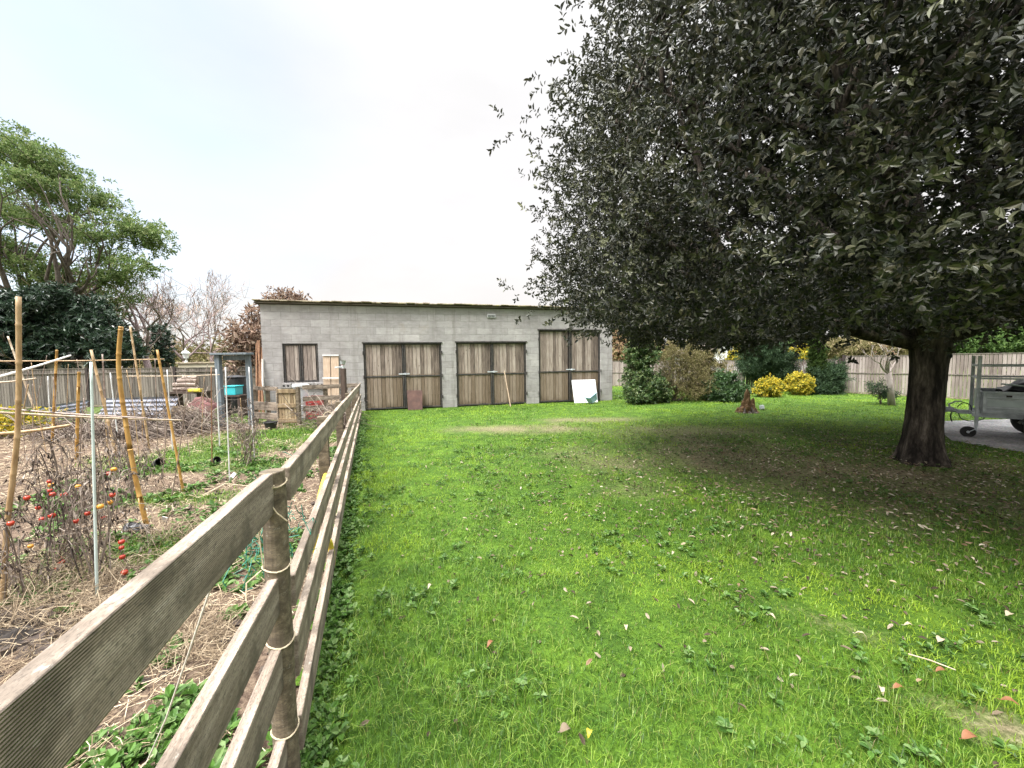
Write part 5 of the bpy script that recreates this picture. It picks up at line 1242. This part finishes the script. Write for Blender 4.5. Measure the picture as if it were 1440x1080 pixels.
# dried tomato plants
def tomato_plant(c,H,ns,spread,toms,label,droop=1.0,arch=True):
    t=thing('tomato_plant',label,'plant',c,'dried tomato plants'); m=MB(); ends=[]
    for i in range(ns):
        a=random.random()*2*PI; top=H*random.uniform(.5,1.0); rr=spread*random.uniform(.3,1)
        p0=c+Vector((random.gauss(0,.04),random.gauss(0,.04),-.02)); p1=c+Vector((rr*.35*math.cos(a),rr*.35*math.sin(a),top*.6)); p2=c+Vector((rr*.7*math.cos(a),rr*.7*math.sin(a),top)); p3=c+Vector((rr*1.1*math.cos(a),rr*1.1*math.sin(a),top*random.uniform(.35,.75)))
        j=lambda s=.03:Vector((random.gauss(0,s),random.gauss(0,s),random.gauss(0,s)))
        sp=smooth_pts([p0,p1+j(),p2+j(),p3+j()],6); m.tube(sp,[.0042*(1-.7*k/len(sp)) for k in range(len(sp))],5,cap=False)
        for k in range(14):
            q=random.choice(sp[4:]); L=random.uniform(.06,.22); d=Vector((random.gauss(0,1),random.gauss(0,1),random.gauss(-.5,.8))).normalized()
            q2=q+d*L*.5+j(.02); q3=q2+Vector((d.x*.3,d.y*.3,-.8)).normalized()*L*.6; m.tube([q,q2,q3],[.0026,.002,.001],4,cap=False); ends.append(q3); ends.append(q2)
    m.obj('stems',MT['twig'],t)
    P=np.array([list(e) for e in ends]); n=len(P)
    P=P[rng.random(n)<.38]; n=len(P); pos=np.repeat(P,3,0)+rng.normal(size=(n*3,3))*.014; d=np.stack([rng.normal(size=n*3)*.5,rng.normal(size=n*3)*.5,-np.abs(rng.normal(size=n*3))-.4],1)
    leafobj('withered_leaves',pos,d,rdir(n*3),.022+.03*rng.random(n*3),.006+.007*rng.random(n*3),MT['twig'],t,fold=.5)
    for (px,py,col) in toms:
        q=V(px,py,c.y+random.uniform(-.2,.1)); r=.5*random.uniform(6.2,8.6)*q.y/F
        r=min(r,.022); o=MB().lathe([(r*.25,-r*.95),(r*.7,-r*.72),(r*.98,-r*.2),(r*.97,r*.3),(r*.7,r*.7),(r*.3,r*.82),(r*.05,r*.74)],q,14).obj('tomato',MT['tomato' if col else 'tomato_orange'],t,smooth=True)
        MB().tube([q+Vector((0,0,r*.7)),q+Vector((.004,0,r*1.4)),q+Vector((.012,.01,r*2.4))],[.003,.002,.002],5).obj('stalk',MT['twig'],o)
c=G(140,815); tomato_plant(c,1.02,14,.36,[(153,666,1),(158,696,1),(155,706,0),(123,722,1),(171,762,1),(171,770,1),(172,783,1),(175,805,1),(141,712,0),(107,733,1),(160,660,0),(146,728,1)],'tangled dried tomato plant with red fruit around the mint pole')
c=G(80,800); tomato_plant(c,1.0,11,.34,[(70,677,1),(70,690,1),(54,714,1),(73,725,1),(90,696,1),(110,684,0),(86,790,1),(80,800,1),(80,807,1),(60,730,1),(88,785,1),(72,682,0),(74,695,1)],'dried tomato plant with clusters of red fruit left of the mint pole')
c=G(22,845); tomato_plant(c,.7,6,.34,[(15,736,1),(43,768,0),(38,700,1)],'withered tomato plant at the foot of the tall left stake')
c=G(185,700); tomato_plant(c,.8,12,.4,[],'dead brown tomato stems beside the thick golden bamboo')
c=G(348,655); tomato_plant(c,.95,12,.22,[],'brown withered climber tied to the whitish stake')
c=G(330,640); 
# dry grassy tangle at the feet of the plants
y=1.7+1.6*rng.random(11000); x=-1.15-rng.random(11000)*2.4; k=(x<fence_x(y)-.35); x,y=x[k],y[k]; k=fbm(x,y,.35,120)>.43; x,y=x[k],y[k]; n=len(x)
p=np.stack([x,y,.0+.13*rng.random(n)**1.8],1); d=np.stack([rng.normal(size=n),rng.normal(size=n),rng.normal(size=n)*.55],1)
tag(strips('dry_grass_tangle',p,d,.06+.15*rng.random(n),.0024,MT['dull_straw'],loc=(0,0,0)),kind='stuff')
# brushwood heaps in front of the iron sheets
def brush(name,label,c,w,dp,h,n,mat,r=.006):
    m=MB()
    for i in range(n):
        p=c+Vector((random.gauss(0,w),random.gauss(0,dp),abs(random.gauss(0,h)))); a=random.random()*2*PI; L=random.uniform(.25,.9)
        d=Vector((math.cos(a),math.sin(a)*.6,random.gauss(.05,.4))); q=p+d*L*.5+Vector((random.gauss(0,.06),0,random.gauss(.05,.08))); e=q+d*L*.5+Vector((0,0,-.12)); e.z=max(e.z,.01)
        m.tube([p,q,e],[r,r*.8,r*.4],4,cap=False)
    return tag(m.obj(name,mat,loc=(c.x,c.y,0)),label,'brushwood')
c=V(140,612,8.0);c.z=.02; brush('brush_heap','low dark heap of dry vines in front of the left corrugated sheet',c,.8,.4,.13,620,MT['twig'],.007)
c=V(215,610,8.0);c.z=.02; brush('brush_heap','tangle of dry bean vines below the right corrugated sheet',c,.6,.4,.14,620,MT['twig'],.007)
c=V(275,600,8.4);c.z=.02; brush('brush_heap','thin tangle of dry stems left of the grey timber frame',c,.4,.35,.3,260,MT['twig'],.006)
c=V(462,590,8.4);c.z=.02; brush('brush_heap','dry brown stems growing up against the cross fence',c,.28,.2,.25,260,MT['twig'],.005)
c=V(30,610,7.2);c.z=.0
leafy('golden_weed','low yellow leaved plant below the pale canes at the left edge',18,8.2,[(15,600,(.6,.35),0),(40,608,(.45,.25),0),(-15,605,(.6,.35),0)],MT['yellow_leaf'],.08,.04,130,'plant',S=5,sig=.12,tl=.14,nl=6,tr=.015)
# corrugated iron sheets
def corr(label,a,b,d0,d1,nw):
    l0,l1=V(*a[0],d0),V(*a[1],d0); r0_,r1=V(*b[0],d1),V(*b[1],d1); m=MB(); vs=[];fs=[]; N=nw*6
    for i in range(N+1):
        t=i/N; o=.022*math.cos(t*nw*2*PI)
        for (p,q) in ((l0,l1),(r0_,r1)):
            w_=q.lerp(p,1-t) if False else p.lerp(q,t); vs.append(w_+Vector((0,-o-.25*t,0)))
    k=len(vs); vs+= [v+Vector((0,.004,0)) for v in vs]
    for i in range(N): a_=i*2; fs.append((a_,a_+1,a_+3,a_+2)); fs.append((k+a_+2,k+a_+3,k+a_+1,k+a_))
    m.add(vs,fs); return tag(m.obj('corrugated_sheet',MT['corr'],loc=(l1.x,d0,0),smooth=True),label,'metal sheet','corrugated iron sheets in the vegetable bed')
MT['corr']=M_simple('corrugated_iron',[(.09,.095,.12),(.16,.17,.21),(.27,.285,.33)],5,.55,.05,metal=.3)
corr('corrugated iron sheet tilted up at the left below the grey fence',[(50,573),(55,600)],[(125,562),(127,586)],10.4,11.3,5)
corr('corrugated iron sheet lying behind the dry bean vines',[(150,560),(150,586)],[(252,557),(253,588)],10.6,10.3,5)
# log / mat stack
c=V(267,560,11.6); c.z=0; zt0=V(267,551,11.3).z
ls=MB(); sp=thing('log_pile','stack of grey rolled mats and logs before the grey fence','log pile',c)
m=MB()
for sx in (-.42,.42): m.bb(c.x+sx-.05,c.x+sx+.05,c.y-.2,c.y+.2,-.02,zt0-.06)
m.bb(c.x-.5,c.x+.5,c.y-.25,c.y+.25,zt0-.06,zt0); m.obj('stack_table',MT['dark_wood'],sp)
for i,(dx_,dz_,r_,L_) in enumerate(((-.02,.06,.07,.75),(-.05,.19,.075,.7),(.03,.31,.07,.6),(.1,.4,.05,.45))):
    m=MB(); m.tube([(c.x+dx_-L_/2,c.y-.05,zt0+dz_),(c.x+dx_,c.y-.05,zt0+dz_+.015),(c.x+dx_+L_/2,c.y-.08,zt0+dz_)],[r_,r_*1.05,r_*.96],12,jit=.08); m.obj('rolled_mat',MT['bam_grey'],sp)
b=V(268,551,11.3); m=MB(); m.bb(b.x+.02,b.x+.38,b.y-.14,b.y+.02,zt0,zt0+.09); m.bb(b.x+.05,b.x+.35,b.y-.155,b.y-.142,zt0+.02,zt0+.07)
tag(m.obj('yellow_crate',MT['hose'],loc=(b.x+.2,b.y-.1,zt0),bevel=.01),'yellow plastic tray under the rolled mats on the log pile','tray')
# red tarp heap and dark compost heap
def heap(name,label,c,w,dp,h,mat,cat,seed):
    m=MB(); N=18; vs=[];fs=[]
    for i in range(N+1):
        for k in range(N+1):
            u=i/N*2-1; v=k/N*2-1; r=max(0,1-(abs(u)**2.4+abs(v)**2.4)/1.6); vs.append((c.x+u*w,c.y+v*dp,h*r**.6*(.7+.6*float(vnoise(np.array([u*3]),np.array([v*3]),1,seed)[0]))-.02))
    for i in range(N):
        for k in range(N): a=i*(N+1)+k; fs.append((a,a+N+1,a+N+2,a+1))
    m.add(vs,fs); return tag(m.obj(name,mat,loc=(c.x,c.y,0),smooth=True),label,cat)
c=V(288,590,10.2);c.z=0; heap('red_tarp_heap','crumpled dull red sheet heaped before the log pile',c,.38,.3,.5,MT['red'] if 0 else M_simple('faded_red_cloth',[(.06,.022,.022),(.13,.045,.042),(.11,.07,.06)],7,.8,.5),'sheet',3)
c=V(262,590,9.9);c.z=0; heap('compost_heap','dark compost heap between the vines and the red sheet',c,.32,.3,.42,M_simple('compost',[(.02,.015,.01),(.07,.05,.03),(.16,.11,.05)],14,.95,.8),'heap',5)
c=G(6,905);c.z=0; heap('soil_mound','low black mound of damp earth at the left edge below the tomato plants',c,.13,.09,.09,M_simple('damp_earth',[(.008,.006,.005),(.022,.017,.014),(.05,.04,.032)],16,.95,1.0),'mound',9)
# grey timber frame
c=V(330,600,8.9);c.z=0; l=V(310.5,600,8.9);r=V(350,600,8.9); zt=V(330,499,8.9).z
gf=thing('garden_arch','grey blue painted timber frame with flat top bar in the vegetable bed','arch',c)
for xx,wd,k in ((l.x+.03,.11,0),(r.x,.085,.1)):
    m=MB(); m.bb(xx-wd/2,xx+wd/2,c.y-.05+k,c.y+.05+k,-.05,zt-.0); m.obj('upright',MT['grey_wood'],gf,bevel=.006)
m=MB(); m.bb(l.x-.09,r.x+.10,c.y-.1,c.y+.17,zt+.001,zt+.045); m.obj('top_bar',MT['grey_wood'],gf,bevel=.006)
m=MB(); m.bb(l.x+.1,r.x-.05,c.y+.06,c.y+.09,zt-.12,zt-.01); m.obj('brace_board',MT['grey_wood'],gf)
# things behind the frame
c=V(330,580,10.6);c.z=0
tq=thing('turquoise_box','turquoise plastic box with lid seen through the grey timber frame','box',c)
zz=V(330,552,10.6).z; zh=V(330,542,10.6).z
m=MB(); m.bb(c.x-.14,c.x+.16,c.y-.15,c.y+.15,zz-.06,zh-.03); m.obj('box_body',MT['turq'],tq,bevel=.015)
m=MB(); m.bb(c.x-.16,c.x+.18,c.y-.17,c.y+.17,zh-.029,zh+.0); m.obj('box_lid',MT['turq'],tq,bevel=.01)
m=MB(); m.bb(c.x-.3,c.x+.3,c.y-.2,c.y+.2,zz-.1,zz-.062); 
for sx in (-.25,.25): m.bb(c.x+sx-.03,c.x+sx+.03,c.y-.18,c.y+.18,0,zz-.1)
tag(m.obj('trestle',MT['dark_wood'],loc=c),'dark low trestle under the turquoise box','trestle')
c2=V(335,580,11.6);c2.z=0; zt2=V(335,529,11.6).z
wb=thing('water_butt','dark blue black water butt behind the turquoise box','barrel',c2)
MB().lathe([(.25,0),(.28,.3),(.29,.6),(.27,zt2-.06),(.24,zt2-.05)],c2,20).obj('butt_body',MT['black'],wb,smooth=False)
MB().lathe([(.28,zt2-.049),(.285,zt2-.02),(.12,zt2+.03),(.02,zt2+.035)],c2,20).obj('butt_lid',MT['black'],wb)
# black pots and bag on the soil, labels
def pot(px,py,r,label,tilt=1.2):
    c=G(px,py); c.z=r*.8; m=MB(); a=Vector((math.sin(tilt),-.25,math.cos(tilt))); m.lathe([(r*.7,-r),(r,r*.9),(r*1.08,r*.92),(r*1.08,r*1.1),(r*.95,r*1.1),(r*.65,-r*.85),(.002,-r*.84)],c,16,a,capt=False); return tag(m.obj('plant_pot',MT['black'],loc=(c.x,c.y,0)),label,'pot','black pots lying on the soil')
pot(221,657,.06,'small black pot tipped over behind the golden stake'); pot(302,652,.05,'small black pot at the foot of the rusty rod')
c=G(193,748); m=MB()
for i in range(3): m.blob(c+Vector((i*.06-.05,random.gauss(0,.01),.04)),.055-.008*i,12,.22,(1.2,.9,.8))
tag(m.obj('black_bag',MT['tarp'],loc=c),'crumpled black plastic bag beside the thick golden bamboo','bag')
for px,py,lab in ((232,735,'small white plant label right of the black bag'),(177,750,'small white plant label left of the black bag'),(328,672,'small white plant label by the white metal stake')):
    c=G(px,py); m=MB(); m.box(c+Vector((0,0,.03)),(.045,.004,.07),Matrix.Rotation(random.uniform(-.5,.5),3,'X')@Matrix.Rotation(.5,3,'Y')); tag(m.obj('plant_label',MT['white'],loc=c),lab,'label','white plant labels')
# ================================================================ LIGHT
EL,AZ=math.radians(55),math.radians(230)   # sun behind the camera's left shoulder, well veiled by cloud
sd=bpy.data.lights.new('sun','SUN'); sd.energy=SUN_E; sd.angle=math.radians(24); sd.color=(1,.965,.91)
so=bpy.data.objects.new('sun',sd); C.objects.link(so)
sv=Vector((math.sin(AZ)*math.cos(EL),math.cos(AZ)*math.cos(EL),math.sin(EL)))
so.rotation_euler=sv.to_track_quat('Z','Y').to_euler(); so.location=(0,0,30)
W=bpy.data.worlds.new('World'); bpy.context.scene.world=W; W.use_nodes=True; nt=W.node_tree
bg=nt.nodes['Background']; bg.inputs['Strength'].default_value=.1
N_=nt.nodes.new; Lk=nt.links.new
sky=N_('ShaderNodeTexSky'); sky.sky_type='NISHITA'; sky.sun_disc=False; sky.sun_elevation=EL; sky.sun_rotation=AZ
tcn=N_('ShaderNodeTexCoord'); spn=N_('ShaderNodeSeparateXYZ'); Lk(tcn.outputs['Generated'],spn.inputs[0])
cr=N_('ShaderNodeValToRGB'); e=cr.color_ramp.elements   # overcast cloud: brighter towards the zenith
for _ in range(2): e.new(.5)
for i,(p,c_) in enumerate(((.0,(.86,.83,.80)),(.35,(.90,.885,.895)),(.66,(.90,.895,.90)),(1.0,(1,1,1)))): e[i].position=p; e[i].color=(*c_,1)
Lk(spn.outputs[2],cr.inputs[0])
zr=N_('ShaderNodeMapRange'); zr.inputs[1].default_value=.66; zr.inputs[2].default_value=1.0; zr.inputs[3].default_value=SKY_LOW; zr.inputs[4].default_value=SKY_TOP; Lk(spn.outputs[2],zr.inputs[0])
cn=N_('ShaderNodeTexNoise'); cn.inputs['Scale'].default_value=2.6; cn.inputs['Detail'].default_value=6; cmp_=N_('ShaderNodeMapping'); cmp_.inputs['Scale'].default_value=(1,1,2.6); Lk(tcn.outputs['Generated'],cmp_.inputs[0]); Lk(cmp_.outputs[0],cn.inputs['Vector'])
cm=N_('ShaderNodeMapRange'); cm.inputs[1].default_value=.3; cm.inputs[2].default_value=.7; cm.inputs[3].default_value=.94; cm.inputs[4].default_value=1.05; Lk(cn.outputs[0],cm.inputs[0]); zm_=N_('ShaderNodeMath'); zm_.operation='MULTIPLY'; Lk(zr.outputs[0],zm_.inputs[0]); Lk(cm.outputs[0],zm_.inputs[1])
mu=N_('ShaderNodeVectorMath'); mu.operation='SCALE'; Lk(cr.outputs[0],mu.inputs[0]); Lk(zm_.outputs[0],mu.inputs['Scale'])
no=N_('ShaderNodeTexNoise'); no.inputs['Scale'].default_value=1.6; no.inputs['Detail'].default_value=5; mpn=N_('ShaderNodeMapping'); mpn.inputs['Scale'].default_value=(1,1,2.2); mpn.inputs['Location'].default_value=(.3,.9,.1); Lk(tcn.outputs['Generated'],mpn.inputs[0]); Lk(mpn.outputs[0],no.inputs['Vector'])
# thin blue patch to the upper left
dt=N_('ShaderNodeVectorMath'); dt.operation='DOT_PRODUCT'; nn_=N_('ShaderNodeVectorMath'); nn_.operation='NORMALIZE'; Lk(tcn.outputs['Generated'],nn_.inputs[0]); Lk(nn_.outputs[0],dt.inputs[0]); v_=ray(20,30).normalized(); dt.inputs[1].default_value=v_
mr=N_('ShaderNodeMapRange'); mr.inputs[1].default_value=.86; mr.inputs[2].default_value=1.0; mr.inputs[3].default_value=0; mr.inputs[4].default_value=.85; Lk(dt.outputs['Value'],mr.inputs[0])
mm=N_('ShaderNodeMath'); mm.operation='MULTIPLY'; Lk(mr.outputs[0],mm.inputs[0]); Lk(no.outputs[0],mm.inputs[1])
sk=N_('ShaderNodeVectorMath'); sk.operation='SCALE'; sk.inputs['Scale'].default_value=1.6; Lk(sky.outputs[0],sk.inputs[0])
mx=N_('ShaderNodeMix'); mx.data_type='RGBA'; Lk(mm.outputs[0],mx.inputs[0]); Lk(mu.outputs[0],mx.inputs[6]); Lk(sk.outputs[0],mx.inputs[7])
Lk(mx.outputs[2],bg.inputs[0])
sc=bpy.context.scene
sc.view_settings.view_transform='Standard'; sc.view_settings.look='None'; sc.view_settings.exposure=EXPO; sc.view_settings.gamma=1
sc.render.engine='CYCLES'; sc.cycles.max_bounces=8; sc.cycles.diffuse_bounces=3; sc.cycles.transparent_max_bounces=8; sc.cycles.use_denoising=True
